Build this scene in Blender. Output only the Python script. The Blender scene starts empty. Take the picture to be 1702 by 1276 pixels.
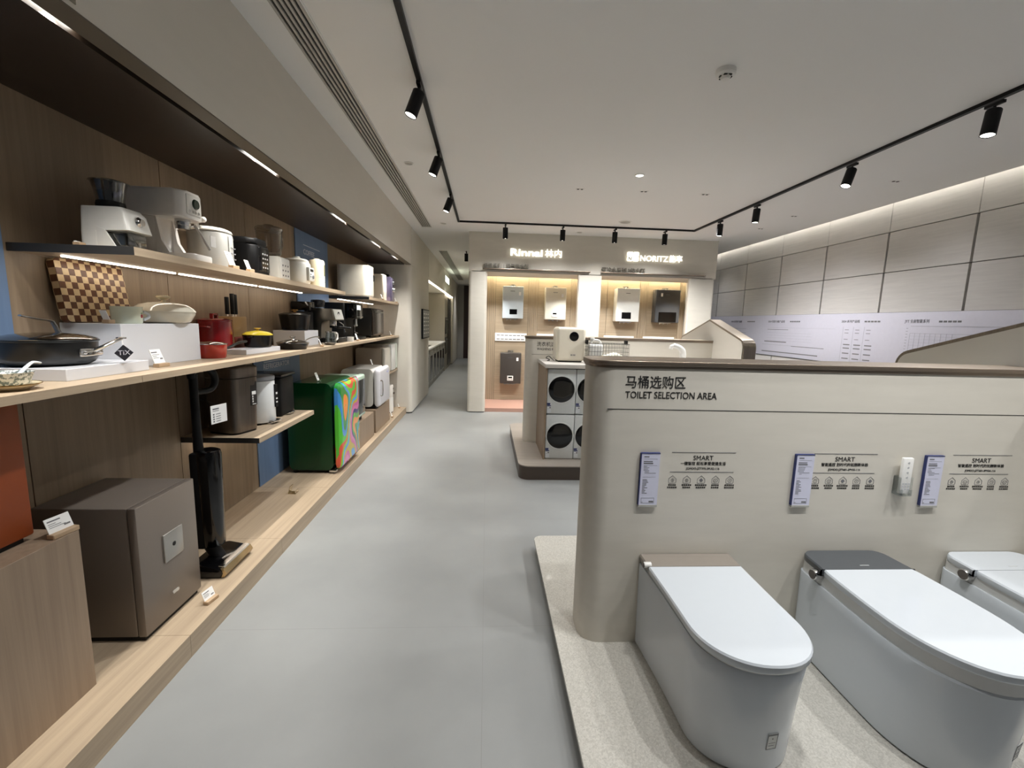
import bpy, bmesh, math, random
from mathutils import Vector, Matrix
random.seed(7)
S = bpy.context.scene
COL = S.collection
PI = math.pi
# ---------------------------------------------------------------- camera
def make_camera():
    f, yw, p, r = 730.54, .060673, .139131, .027522
    fw = Vector((math.sin(yw)*math.cos(p), math.cos(yw)*math.cos(p), -math.sin(p)))
    rt = Vector((math.cos(yw), -math.sin(yw), 0)); up = rt.cross(fw)
    R = rt*math.cos(r)+up*math.sin(r); U = -rt*math.sin(r)+up*math.cos(r)
    cd = bpy.data.cameras.new('camera'); cam = bpy.data.objects.new('camera', cd); COL.objects.link(cam)
    cd.sensor_fit = 'HORIZONTAL'; cd.sensor_width = 36; cd.lens = 36*f/1702; cd.clip_start = .05; cd.clip_end = 100
    m = Matrix.Identity(4)
    for i in range(3):
        m[i][0] = R[i]; m[i][1] = U[i]; m[i][2] = -fw[i]
    m[0][3], m[1][3], m[2][3] = 0, 0, 1.5
    cam.matrix_world = m
    S.camera = cam
make_camera()
# ---------------------------------------------------------------- world, exposure
W = bpy.data.worlds.new('world'); S.world = W; W.use_nodes = True
W.node_tree.nodes['Background'].inputs[0].default_value = (.96, .98, 1, 1)
W.node_tree.nodes['Background'].inputs[1].default_value = .06
S.view_settings.view_transform = 'Standard'; S.view_settings.look = 'None'
S.view_settings.exposure = -.05; S.view_settings.gamma = 1
S.cycles.use_denoising = True
S.cycles.max_bounces = 8; S.cycles.diffuse_bounces = 5; S.cycles.transmission_bounces = 6
S.cycles.sample_clamp_indirect = 6.0; S.cycles.caustics_reflective = False; S.cycles.caustics_refractive = False
SPOT_L, SPOT_B, SPOT_R, SOFFIT, LED, COVE, DOWN = 80, 92, 100, 62, 15, 64, 66
WASH = 80; NICHEP = 85

def spot(name, loc, target, power, size=60, blend=.6, col=(1, .994, .98), rad=.03, parent=None):
    l = bpy.data.lights.new(name, 'SPOT'); l.energy = power; l.spot_size = math.radians(size); l.spot_blend = blend
    l.color = col; l.shadow_soft_size = rad
    o = bpy.data.objects.new(name, l); COL.objects.link(o); o.location = loc
    d = Vector(target)-Vector(loc); o.rotation_euler = d.to_track_quat('-Z', 'Y').to_euler()
    return o
# ---------------------------------------------------------------- materials
_M = {}
def nt(name):
    m = bpy.data.materials.new(name); m.use_nodes = True
    n = m.node_tree.nodes; b = n['Principled BSDF']
    return m, m.node_tree, n, b
def s2l(c):
    return tuple((x/12.92 if x <= .04045 else ((x+.055)/1.055)**2.4) for x in c)
def rgb(h):
    h = h.lstrip('#'); return s2l(tuple(int(h[i:i+2], 16)/255 for i in (0, 2, 4)))
def plain(name, col, rough=.5, metal=0, emit=0, spec=.5, noise=.04, scale=30, bump=0, coat=0):
    """smooth painted / moulded / metal surface with a little procedural mottling"""
    if name in _M: return _M[name]
    c = rgb(col) if isinstance(col, str) else col
    m, t, n, b = nt(name)
    tc = n.new('ShaderNodeTexCoord'); nz = n.new('ShaderNodeTexNoise'); nz.inputs['Scale'].default_value = scale; nz.inputs['Detail'].default_value = 3
    t.links.new(tc.outputs['Object'], nz.inputs['Vector'])
    mx = n.new('ShaderNodeMix'); mx.data_type = 'RGBA'
    mx.inputs[6].default_value = (*[x*(1-noise) for x in c], 1); mx.inputs[7].default_value = (*[min(1, x*(1+noise)) for x in c], 1)
    t.links.new(nz.outputs['Fac'], mx.inputs[0]); t.links.new(mx.outputs[2], b.inputs['Base Color'])
    b.inputs['Roughness'].default_value = rough; b.inputs['Metallic'].default_value = metal
    b.inputs['Specular IOR Level'].default_value = spec; b.inputs['Coat Weight'].default_value = coat
    if emit:
        b.inputs['Emission Color'].default_value = (*c, 1); b.inputs['Emission Strength'].default_value = emit
    if bump:
        bp = n.new('ShaderNodeBump'); bp.inputs['Strength'].default_value = bump; bp.inputs['Distance'].default_value = .002
        t.links.new(nz.outputs['Fac'], bp.inputs['Height']); t.links.new(bp.outputs[0], b.inputs['Normal'])
    _M[name] = m; return m
def grain(name, a, b_, axis='Z', rough=.5, fine=60, long=1.5, bump=.05, cont=1.0):
    """streaky grain running along an axis (wood, brushed plaster, brushed steel)"""
    if name in _M: return _M[name]
    m, t, n, b = nt(name)
    tc = n.new('ShaderNodeTexCoord'); mp = n.new('ShaderNodeMapping')
    sc = [fine]*3; sc['XYZ'.index(axis)] = long; mp.inputs['Scale'].default_value = sc
    t.links.new(tc.outputs['Object'], mp.inputs['Vector'])
    nz = n.new('ShaderNodeTexNoise'); nz.inputs['Scale'].default_value = 1; nz.inputs['Detail'].default_value = 5; nz.inputs['Roughness'].default_value = .6
    t.links.new(mp.outputs[0], nz.inputs['Vector'])
    r = n.new('ShaderNodeValToRGB'); e = r.color_ramp.elements
    e[0].position = .5-.22/cont; e[1].position = .5+.22/cont; e[0].color = (*rgb(a), 1); e[1].color = (*rgb(b_), 1)
    t.links.new(nz.outputs['Fac'], r.inputs[0]); t.links.new(r.outputs[0], b.inputs['Base Color'])
    b.inputs['Roughness'].default_value = rough
    bp = n.new('ShaderNodeBump'); bp.inputs['Strength'].default_value = bump; bp.inputs['Distance'].default_value = .001
    t.links.new(nz.outputs['Fac'], bp.inputs['Height']); t.links.new(bp.outputs[0], b.inputs['Normal'])
    _M[name] = m; return m
def emis(name, col, k):
    if name in _M: return _M[name]
    m, t, n, b = nt(name); c = rgb(col)
    b.inputs['Base Color'].default_value = (*c, 1); b.inputs['Emission Color'].default_value = (*c, 1); b.inputs['Emission Strength'].default_value = k
    _M[name] = m; return m
def glass(name, col='#ffffff', rough=.02, alpha=.25):
    """thin clear glass: transparent film with glossy reflection"""
    if name in _M: return _M[name]
    m, t, n, b = nt(name)
    c = rgb(col)
    tr = n.new('ShaderNodeBsdfTransparent'); tr.inputs[0].default_value = (*c, 1)
    gl = n.new('ShaderNodeBsdfGlossy'); gl.inputs[0].default_value = (.9, .92, .92, 1); gl.inputs['Roughness'].default_value = rough
    lw = n.new('ShaderNodeLayerWeight'); lw.inputs[0].default_value = .5; fr = n.new('ShaderNodeMath'); fr.operation = 'POWER'; fr.inputs[1].default_value = 3.0; t.links.new(lw.outputs['Facing'], fr.inputs[0])
    ad = n.new('ShaderNodeMath'); ad.operation = 'ADD'; ad.inputs[1].default_value = alpha*.35; ad.use_clamp = True
    t.links.new(fr.outputs[0], ad.inputs[0])
    mx = n.new('ShaderNodeMixShader'); t.links.new(ad.outputs[0], mx.inputs[0]); t.links.new(tr.outputs[0], mx.inputs[1]); t.links.new(gl.outputs[0], mx.inputs[2])
    t.links.new(mx.outputs[0], n['Material Output'].inputs[0])
    _M[name] = m; return m
def concrete():
    m, t, n, b = nt('polished_concrete')
    tc = n.new('ShaderNodeTexCoord')
    n1 = n.new('ShaderNodeTexNoise'); n1.inputs['Scale'].default_value = 1.3; n1.inputs['Detail'].default_value = 6
    n2 = n.new('ShaderNodeTexNoise'); n2.inputs['Scale'].default_value = 14; n2.inputs['Detail'].default_value = 4
    for x in (n1, n2): t.links.new(tc.outputs['Object'], x.inputs['Vector'])
    r = n.new('ShaderNodeValToRGB'); e = r.color_ramp.elements
    e[0].position = .3; e[1].position = .72; e[0].color = (*rgb('#838585'), 1); e[1].color = (*rgb('#959796'), 1)
    mx = n.new('ShaderNodeMix'); mx.data_type = 'FLOAT'; mx.inputs[0].default_value = .06
    t.links.new(n1.outputs['Fac'], mx.inputs[2]); t.links.new(n2.outputs['Fac'], mx.inputs[3]); t.links.new(mx.outputs[0], r.inputs[0])
    bk = n.new('ShaderNodeTexBrick'); bk.inputs['Scale'].default_value = 1; bk.inputs['Brick Width'].default_value = 2.4; bk.inputs['Row Height'].default_value = 1.2
    bk.inputs['Mortar Size'].default_value = .0015; bk.offset = 0
    mpp = n.new('ShaderNodeMapping'); mpp.inputs['Location'].default_value = (2.39, .4, 0)
    t.links.new(tc.outputs['Object'], mpp.inputs[0]); t.links.new(mpp.outputs[0], bk.inputs['Vector'])
    jm = n.new('ShaderNodeMix'); jm.data_type = 'RGBA'; jm.inputs[7].default_value = (*rgb('#858685'), 1)
    t.links.new(bk.outputs['Fac'], jm.inputs[0]); t.links.new(r.outputs[0], jm.inputs[6]); t.links.new(jm.outputs[2], b.inputs['Base Color'])
    rr = n.new('ShaderNodeMapRange'); rr.inputs[3].default_value = .34; rr.inputs[4].default_value = .5
    t.links.new(n1.outputs['Fac'], rr.inputs[0]); t.links.new(rr.outputs[0], b.inputs['Roughness'])
    return m
def terrazzo():
    m, t, n, b = nt('speckled_stone')
    tc = n.new('ShaderNodeTexCoord')
    v = n.new('ShaderNodeTexVoronoi'); v.inputs['Scale'].default_value = 170
    n1 = n.new('ShaderNodeTexNoise'); n1.inputs['Scale'].default_value = 240; n1.inputs['Detail'].default_value = 2
    for x in (v, n1): t.links.new(tc.outputs['Object'], x.inputs['Vector'])
    r = n.new('ShaderNodeValToRGB'); e = r.color_ramp.elements
    e[0].position = .3; e[1].position = .7; e[0].color = (*rgb('#b9b6ae'), 1); e[1].color = (*rgb('#d3d0c8'), 1)
    mx = n.new('ShaderNodeMix'); mx.data_type = 'FLOAT'; mx.inputs[0].default_value = .4
    t.links.new(n1.outputs['Fac'], mx.inputs[2]); t.links.new(v.outputs['Color'], mx.inputs[3]); t.links.new(mx.outputs[0], r.inputs[0])
    t.links.new(r.outputs[0], b.inputs['Base Color']); b.inputs['Roughness'].default_value = .06
    return m
def checker_wood():
    m, t, n, b = nt('checkered_endgrain')
    tc = n.new('ShaderNodeTexCoord'); ck = n.new('ShaderNodeTexChecker'); ck.inputs['Scale'].default_value = 1/.0285
    mp = n.new('ShaderNodeMapping'); mp.inputs['Location'].default_value = (.0141, .0003, .0003)
    t.links.new(tc.outputs['Object'], mp.inputs[0]); t.links.new(mp.outputs[0], ck.inputs['Vector'])
    nz = n.new('ShaderNodeTexNoise'); nz.inputs['Scale'].default_value = 35; t.links.new(tc.outputs['Object'], nz.inputs['Vector'])
    for i, (a, c) in enumerate((('#b59a72', '#d6bf98'), ('#40230f', '#693f24'))):
        mx = n.new('ShaderNodeMix'); mx.data_type = 'RGBA'; mx.inputs[6].default_value = (*rgb(a), 1); mx.inputs[7].default_value = (*rgb(c), 1)
        t.links.new(nz.outputs['Fac'], mx.inputs[0]); t.links.new(mx.outputs[2], ck.inputs[1+i])
    t.links.new(ck.outputs['Color'], b.inputs['Base Color']); b.inputs['Roughness'].default_value = .45
    return m
def swirl():
    """big loose multicolour ribbons for the painted refrigerator door"""
    m, t, n, b = nt('ribbon_print')
    tc = n.new('ShaderNodeTexCoord'); nz = n.new('ShaderNodeTexNoise'); nz.inputs['Scale'].default_value = 2.0; nz.inputs['Detail'].default_value = 0
    t.links.new(tc.outputs['Object'], nz.inputs['Vector'])
    sx = n.new('ShaderNodeSeparateXYZ'); t.links.new(tc.outputs['Object'], sx.inputs[0])
    mp = n.new('ShaderNodeMapping'); mp.inputs['Scale'].default_value = (.2, 1.6, 1.1); t.links.new(tc.outputs['Object'], mp.inputs[0]); t.links.new(mp.outputs[0], nz.inputs['Vector'])
    a = n.new('ShaderNodeMath'); a.operation = 'MULTIPLY_ADD'; a.inputs[1].default_value = 1.5
    t.links.new(sx.outputs['Y'], a.inputs[0])
    a2 = n.new('ShaderNodeMath'); a2.operation = 'MULTIPLY_ADD'; a2.inputs[1].default_value = 1.7; a2.inputs[2].default_value = 1.1
    t.links.new(nz.outputs['Fac'], a2.inputs[0]); t.links.new(a2.outputs[0], a.inputs[2])
    a0 = a; a = n.new('ShaderNodeMath'); a.operation = 'FRACT'; t.links.new(a0.outputs[0], a.inputs[0])
    r = n.new('ShaderNodeValToRGB'); r.color_ramp.interpolation = 'CONSTANT'; cr = r.color_ramp
    cols = ['#e07fb4', '#3b1f7a', '#4fae2e', '#ee8f3a', '#2f8f3f', '#3f8fd6', '#58c43a', '#e05a3a', '#8ec63f', '#5aa8e6', '#c8b03a', '#d66aa8']
    while len(cr.elements) < len(cols): cr.elements.new(.5)
    for i, c in enumerate(cols):
        cr.elements[i].position = i/len(cols); cr.elements[i].color = (*rgb(c), 1)
    t.links.new(a.outputs[0], r.inputs[0]); t.links.new(r.outputs[0], b.inputs['Base Color'])
    b.inputs['Roughness'].default_value = .2; b.inputs['Coat Weight'].default_value = .4
    return m
def floral():
    m, t, n, b = nt('grey_floral_glaze')
    tc = n.new('ShaderNodeTexCoord'); v = n.new('ShaderNodeTexVoronoi'); v.inputs['Scale'].default_value = 60; v.feature = 'DISTANCE_TO_EDGE'
    nz = n.new('ShaderNodeTexNoise'); nz.inputs['Scale'].default_value = 95; nz.inputs['Detail'].default_value = 3
    for x in (v, nz): t.links.new(tc.outputs['Object'], x.inputs['Vector'])
    r = n.new('ShaderNodeValToRGB'); e = r.color_ramp.elements; e[0].position = .45; e[1].position = .52; e[0].color = (*rgb('#6f7a78'), 1); e[1].color = (*rgb('#f0f0ea'), 1)
    t.links.new(nz.outputs['Fac'], r.inputs[0]); t.links.new(r.outputs[0], b.inputs['Base Color']); b.inputs['Roughness'].default_value = .15
    return m

WOOD = grain('oak_veneer_shelf', '#a08e78', '#b8a58c', 'Y', .45, 40, 1.2)
WOODZ = grain('oak_veneer_upright', '#857260', '#9b8772', 'Z', .5, 42, 1.1)
WALNUT = grain('grey_walnut_wall', '#7c6b57', '#927f69', 'Z', .5, 34, .9)
SOFFIT_M = plain('dark_brown_soffit', '#2a1f16', .45)
NICHE_V = grain('niche_oak_upright', '#8f806c', '#a6967f', 'Z', .5, 46, 1.1)
NICHE_H = grain('niche_oak_level', '#958670', '#ac9b84', 'X', .5, 46, 1.1)
CREAM = grain('cream_plaster', '#cbc6bb', '#d1ccc1', 'X', .65, 22, 4, .04)
CREAMZ = grain('cream_plaster_fascia', '#d3cec4', '#d8d3c9', 'Y', .7, 8, 2, .03)
PAINT = plain('ceiling_paint', '#ebeae8', .8, noise=.01, scale=2)
RIGHTP = grain('pale_grey_fabric_panel', '#c6c3c0', '#d2cfcb', 'Y', .7, 55, 3, .05)
DARK = plain('shadow_gap_black', '#121110', .7)
BLACK = plain('satin_black', '#09090a', .4, spec=.25)
GLOSSB = plain('gloss_black', '#050506', .12, spec=.5)
BLACKM = plain('matt_black', '#0e0e0f', .55, spec=.25)
CHROME = plain('polished_steel', '#d2d2d2', .14, 1)
STEEL = grain('brushed_steel', '#a8a6a2', '#bdbbb7', 'Z', .3, 90, 2, .02); 
_M['brushed_steel'].node_tree.nodes['Principled BSDF'].inputs['Metallic'].default_value = 1
BRONZE = grain('bronze_trim', '#85786b', '#94877a', 'X', .35, 80, 2, .02)
_M['bronze_trim'].node_tree.nodes['Principled BSDF'].inputs['Metallic'].default_value = .8
WHITE = plain('white_acrylic', '#d3d5da', .25, noise=.01)
CERAM = plain('white_ceramic', '#ccd2d8', .12, noise=.01)
IVORY = plain('ivory_plastic', '#e3dccb', .3, noise=.01)
WPLAS = plain('white_plastic', '#e6e5e1', .3, noise=.01)
CARD = plain('white_card', '#f2f2f0', .6, noise=.01)
INK = plain('black_print', '#1a1a1a', .6); INKG = plain('grey_print', '#6d6d70', .6)
BLUE = grain('slate_blue_panel', '#5d7494', '#667e9f', 'Z', .55, 30, 2, .02)
NAVY = plain('navy_edge', '#2b3566', .4)
LEDM = emis('led_strip', '#fff3e2', LED)
LAMPM = emis('lamp_lens', '#fffaf0', 12)
SIGNM = emis('lit_letters', '#fffbee', 1.45)
GLASS = glass('clear_glass')
# ---------------------------------------------------------------- mesh helper
class MB:
    def __init__(s): s.bm = bmesh.new(); s.mi = 0
    def _new(s, f0):
        for f in list(s.bm.faces)[f0:]: f.material_index = s.mi
    def box(s, x0, x1, y0, y1, z0, z1, bev=0, seg=2, rot=None, piv=None, ax=None):
        """ax restricts the bevel to edges running along the named axis"""
        f0 = len(s.bm.faces)
        r = bmesh.ops.create_cube(s.bm, size=1); vs = r['verts']
        for v in vs:
            v.co = Vector(((x0+x1)/2+v.co.x*(x1-x0), (y0+y1)/2+v.co.y*(y1-y0), (z0+z1)/2+v.co.z*(z1-z0)))
        if bev:
            es = {e for v in vs for e in v.link_edges}
            if ax:
                i = 'XYZ'.index(ax); es = {e for e in es if abs((e.verts[0].co-e.verts[1].co)[i]) > 1e-6 and sum(abs(c) > 1e-6 for c in (e.verts[0].co-e.verts[1].co)) == 1}
            g = bmesh.ops.bevel(s.bm, geom=list(es), offset=bev, segments=seg, affect='EDGES', profile=.5)
            vs = list({v for f in g['faces'] for v in f.verts} | {v for v in vs if v.is_valid})
        s.bm.faces.ensure_lookup_table()
        fs = list(s.bm.faces)[f0:]
        if rot is not None:
            vv = list({v for f in fs for v in f.verts}) or vs
            bmesh.ops.rotate(s.bm, verts=vv, cent=piv or ((x0+x1)/2, (y0+y1)/2, (z0+z1)/2), matrix=rot)
        s._new(f0); return s
    def lathe(s, prof, c=(0, 0, 0), seg=40, axis='Z', a0=0, a1=2*PI, sx=1, sy=1):
        f0 = len(s.bm.faces); rings = []
        full = abs(a1-a0-2*PI) < 1e-6; n = seg if full else seg+1
        for r, z in prof:
            ring = []
            for i in range(n):
                a = a0+(a1-a0)*i/seg
                p = Vector((r*math.cos(a)*sx, r*math.sin(a)*sy, z))
                if axis == 'X': p = Vector((p.z, p.x, p.y))
                elif axis == 'Y': p = Vector((p.y, p.z, p.x))
                ring.append(s.bm.verts.new(p+Vector(c)))
            rings.append(ring)
        for a, b in zip(rings, rings[1:]):
            for i in range(n if full else n-1):
                j = (i+1) % n
                try: s.bm.faces.new((a[i], a[j], b[j], b[i]))
                except ValueError: pass
        s._new(f0); return s
    def cyl(s, c, r, h, axis='Z', r2=None, seg=32, bev=0):
        r2 = r if r2 is None else r2
        if bev: return s.lathe([(1e-4, 0), (r-bev, 0), (r-bev*.3, bev*.3), (r, bev), (r2, h-bev), (r2-bev*.3, h-bev*.3), (r2-bev, h), (1e-4, h)], c, seg, axis)
        return s.lathe([(1e-4, 0), (r, 0), (r2, h), (1e-4, h)], c, seg, axis)
    def prism(s, pts, axis, a0, a1, bev=0, seg=2):
        """polygon in the plane across an axis, extruded along it"""
        f0 = len(s.bm.faces)
        def P(u, v, a): return {'X': (a, u, v), 'Y': (u, a, v), 'Z': (u, v, a)}[axis]
        A = [s.bm.verts.new(P(u, v, a0)) for u, v in pts]; B = [s.bm.verts.new(P(u, v, a1)) for u, v in pts]
        fa = s.bm.faces.new(A); fb = s.bm.faces.new(B[::-1]); n = len(pts)
        for i in range(n): s.bm.faces.new((A[i], B[i], B[(i+1) % n], A[(i+1) % n]))
        if bev:
            es = list(fa.edges)+list(fb.edges)
            bmesh.ops.bevel(s.bm, geom=es, offset=bev, segments=seg, affect='EDGES', profile=.5)
        s._new(f0); return s
    def tube(s, pts, r, seg=10, closed=False, flat=1.0):
        f0 = len(s.bm.faces); pts = [Vector(p) for p in pts]; n = len(pts); rings = []
        rr = list(r) if isinstance(r, (list, tuple)) else [r]*n; x = None
        if n > 3 and not closed:
            q, qr = [], []
            for i in range(n-1):
                a, b, c, d = pts[max(i-1, 0)], pts[i], pts[i+1], pts[min(i+2, n-1)]
                for k in range(4):
                    u = k/4; q.append(.5*((2*b)+(c-a)*u+(2*a-5*b+4*c-d)*u*u+(3*b-a-3*c+d)*u**3)); qr.append(rr[i]+(rr[i+1]-rr[i])*u)
            pts, rr = q+[pts[-1]], qr+[rr[-1]]; n = len(pts)
        for i, p in enumerate(pts):
            a = pts[(i-1) % n] if (closed or i) else p; b = pts[(i+1) % n] if (closed or i < n-1) else p
            d = (b-a).normalized()
            if x is None:
                x = d.cross(Vector((0, 0, 1)))
                if x.length < .2: x = d.cross(Vector((0, 1, 0)))
            x = (x-d*x.dot(d)).normalized(); y = x.cross(d).normalized()
            rings.append([s.bm.verts.new(p+x*rr[i]*math.cos(2*PI*k/seg)+y*rr[i]*flat*math.sin(2*PI*k/seg)) for k in range(seg)])
        m = n if closed else n-1
        for i in range(m):
            A, B = rings[i], rings[(i+1) % n]
            for k in range(seg): s.bm.faces.new((A[k], A[(k+1) % seg], B[(k+1) % seg], B[k]))
        if not closed: s.bm.faces.new(rings[0][::-1]); s.bm.faces.new(rings[-1])
        s._new(f0); return s
    def loft(s, rings, cap=True):
        f0 = len(s.bm.faces); R = [[s.bm.verts.new(p) for p in r] for r in rings]; n = len(R[0])
        for a, b in zip(R, R[1:]):
            for i in range(n): s.bm.faces.new((a[i], a[(i+1) % n], b[(i+1) % n], b[i]))
        if cap: s.bm.faces.new(R[0][::-1]); s.bm.faces.new(R[-1])
        s._new(f0); return s
    def ball(s, c, r, seg=20, sc=(1, 1, 1)):
        f0 = len(s.bm.faces)
        g = bmesh.ops.create_uvsphere(s.bm, u_segments=seg, v_segments=seg//2, radius=1)
        for v in g['verts']: v.co = Vector((c[0]+v.co.x*r*sc[0], c[1]+v.co.y*r*sc[1], c[2]+v.co.z*r*sc[2]))
        s._new(f0); return s
def rrect(x0, x1, y0, y1, r, n=6):
    out = []
    for cx, cy, a in ((x1-r, y1-r, 0), (x0+r, y1-r, PI/2), (x0+r, y0+r, PI), (x1-r, y0+r, 1.5*PI)):
        for i in range(n+1):
            t = a+PI/2*i/n; out.append((cx+r*math.cos(t), cy+r*math.sin(t)))
    return out
def obj(name, mb, mats, parent=None, loc=None, angle=35, label=None):
    bm = mb.bm
    bmesh.ops.remove_doubles(bm, verts=bm.verts, dist=1e-6)
    bmesh.ops.recalc_face_normals(bm, faces=bm.faces)
    me = bpy.data.meshes.new(name); bm.to_mesh(me); bm.free()
    for m in (mats if isinstance(mats, (list, tuple)) else [mats]): me.materials.append(m)
    me.polygons.foreach_set('use_smooth', [True]*len(me.polygons))
    me.set_sharp_from_angle(angle=math.radians(angle))
    o = bpy.data.objects.new(name, me); COL.objects.link(o)
    if parent: o.parent = parent
    if loc: o.location = loc
    if label: o['label'] = label
    return o
def thing(name, label, cat, loc=(0, 0, 0), rz=0, group=None):
    o = bpy.data.objects.new(name, None); COL.objects.link(o); o.empty_display_size = .05
    o.location = loc; o.rotation_euler = (0, 0, rz); o['label'] = label; o['category'] = cat
    if group: o['group'] = group
    return o
def tag(o, label, cat, group=None):
    o['label'] = label; o['category'] = cat
    if group: o['group'] = group
    return o
def struct(name, mb, mats, angle=35):
    o = obj(name, mb, mats, angle=angle); o['kind'] = 'structure'; return o
def dup(root, loc, rz=None, label=None, group=None):
    r = root.copy(); COL.objects.link(r); r.location = loc
    if rz is not None: r.rotation_euler = (0, 0, rz)
    if label: r['label'] = label
    if group: r['group'] = group
    for ch in list(root.children):
        c = ch.copy(); COL.objects.link(c); c.parent = r
        for g in list(ch.children):
            d = g.copy(); COL.objects.link(d); d.parent = c
    return r
def text_mesh(s, size, face='-Y', depth=.001, bold=0, align='LEFT', width=None, track=1.0, shear=0):
    """letters as a mesh; face = the way the wall they stand on looks"""
    c = bpy.data.curves.new('t', 'FONT'); c.body = s; c.size = size; c.extrude = depth; c.offset = bold; c.align_x = align
    c.space_character = track; c.resolution_u = 3; c.shear = shear
    o = bpy.data.objects.new('t', c); COL.objects.link(o); bpy.context.view_layer.update()
    me = bpy.data.meshes.new_from_object(o.evaluated_get(bpy.context.evaluated_depsgraph_get()))
    bpy.data.objects.remove(o); bpy.data.curves.remove(c)
    if width:
        xs = [v.co.x for v in me.vertices]; k = width/(max(xs)-min(xs)); x0 = min(xs) if align == 'LEFT' else 0
        for v in me.vertices: v.co.x = (v.co.x-x0)*k
    e = {'-Y': (PI/2, 0, 0), '+X': (PI/2, 0, PI/2), '-X': (PI/2, 0, -PI/2), '+Z': (0, 0, 0), '+Y': (PI/2, 0, PI)}[face]
    from mathutils import Euler
    me.transform(Euler(e).to_matrix().to_4x4())
    return me
def lettering(s, size, mat, loc, face='-Y', parent=None, name='lettering', **k):
    me = text_mesh(s, size, face, **k); me.materials.append(mat); me.name = name
    o = bpy.data.objects.new(name, me); COL.objects.link(o); o.location = loc
    if parent: o.parent = parent
    return o
# ================================================================ the setting
m = MB().box(-2.1, 6.2, -4, 18.4, -.08, 0); o = struct('floor', m, concrete())
m = MB().box(-2.1, 3.72, -3, 18.3, 2.9, 3.05).box(3.72, 4.5, -3, 14, 2.93, 3.03).box(4.3, 4.9, -3, 14, 3.24, 3.3).box(4.3, 4.34, -3, 14, 3.03, 3.24)
struct('ceiling', m, PAINT)
# wall behind the long display, oak veneer boards with fine dark joints
m = MB().box(-1.98, -1.852, -3, 7.06, 0, 2.5); m.mi = 1
ys = [-3, .09, .96, 1.83, 2.70, 3.567, 4.433, 5.30, 6.17, 7.05]
for a, b in zip(ys, ys[1:]): m.box(-1.86, -1.84, a+.0025, b-.0025, .02, 2.4)
struct('wall_left', m, [DARK, WALNUT])
m = MB().box(-1.86, -1.288, -3, 7.055, 2.336, 2.42); m.mi = 1; m.box(-1.262, -1.182, -3, 7.055, 2.336, 2.42).box(-1.29, -1.26, -3, 7.055, 2.395, 2.42)
struct('trim_1', m, [SOFFIT_M, plain('lit_brown_edge', '#5d5446', .5)])  # front strip: same brown, painted lighter for the light falling on it
m = MB().box(-1.25, -1.18, -3, 7.06, 2.342, 2.91); struct('wall_upper_left', m, CREAMZ)
m = MB()
m.prism([(-1.98, 7.055), (-1.25, 7.055)]+[(-1.24+.06*math.cos(t), 7.115+.06*math.sin(t)) for t in [(-PI/2)+PI/2*i/6 for i in range(7)]]+[(-1.17, 9.03), (-1.98, 9.03)], 'Z', .02, 2.345)
m.box(-1.98, -1.174, 7.055, 9.03, 2.34, 2.91)
m.box(-1.98, -1.17, 9.03, 15.4, 2.29, 2.91).box(-1.98, -1.83, 9.0, 15.42, 0, 2.3).box(-1.98, -1.17, 15.4, 18.1, .02, 2.91, )
m.mi = 1; m.box(-1.9, -1.19, 7.1, 9.0, 0, .02).box(-1.9, -1.19, 15.5, 18, 0, .02)
struct('wall_corridor_left', m, [CREAMZ, DARK])
m = MB().box(-1.3, -.93, 17.95, 18.1, 0, 2.91); m.mi = 1; m.box(-.93, -.1, 17.97, 18.1, 0, 2.91)
struct('wall_corridor_end', m, [plain('grey_end_wall', '#a9a7a4', .6), plain('dark_red_brown_panel', '#2e1719', .5)])
# back wall block with two lit niches
m = MB()
m.box(-.30, 3.745, 7.204, 7.9, 2.29, 2.91).box(-.30, 3.745, 7.9, 8.4, 2.46, 2.91).box(-.30, -.24, 7.25, 8.4, .015, 2.3).box(3.69, 3.745, 7.25, 8.4, .015, 2.3)
def post(x0, x1, r0, r1):
    pts = []
    if r0: pts += [(x0+r0-r0*math.cos(t), 7.204+r0-r0*math.sin(t)) for t in [PI/2*i/6 for i in range(7)]]
    else: pts += [(x0, 7.204)]
    if r1: pts += [(x1-r1+r1*math.sin(t), 7.204+r1-r1*math.cos(t)) for t in [PI/2*i/6 for i in range(7)]]
    else: pts += [(x1, 7.204)]
    return pts+[(x1, 7.275), (x0, 7.275)]
m.prism(post(-.30, -.005, .05, .05), 'Z', .015, 2.3).prism(post(1.47, 1.85, .02, .02), 'Z', .015, 2.3).prism(post(3.31, 3.745, .02, .05), 'Z', .015, 2.3)
m.box(-.3, -.22, 8.4, 18.1, 0, 2.91)
m.mi = 1; m.box(-.27, -.02, 7.23, 7.27, 0, .015).box(1.5, 1.83, 7.23, 7.27, 0, .015).box(3.33, 3.72, 7.23, 7.27, 0, .015)
struct('wall_back', m, [CREAM, DARK])
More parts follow.
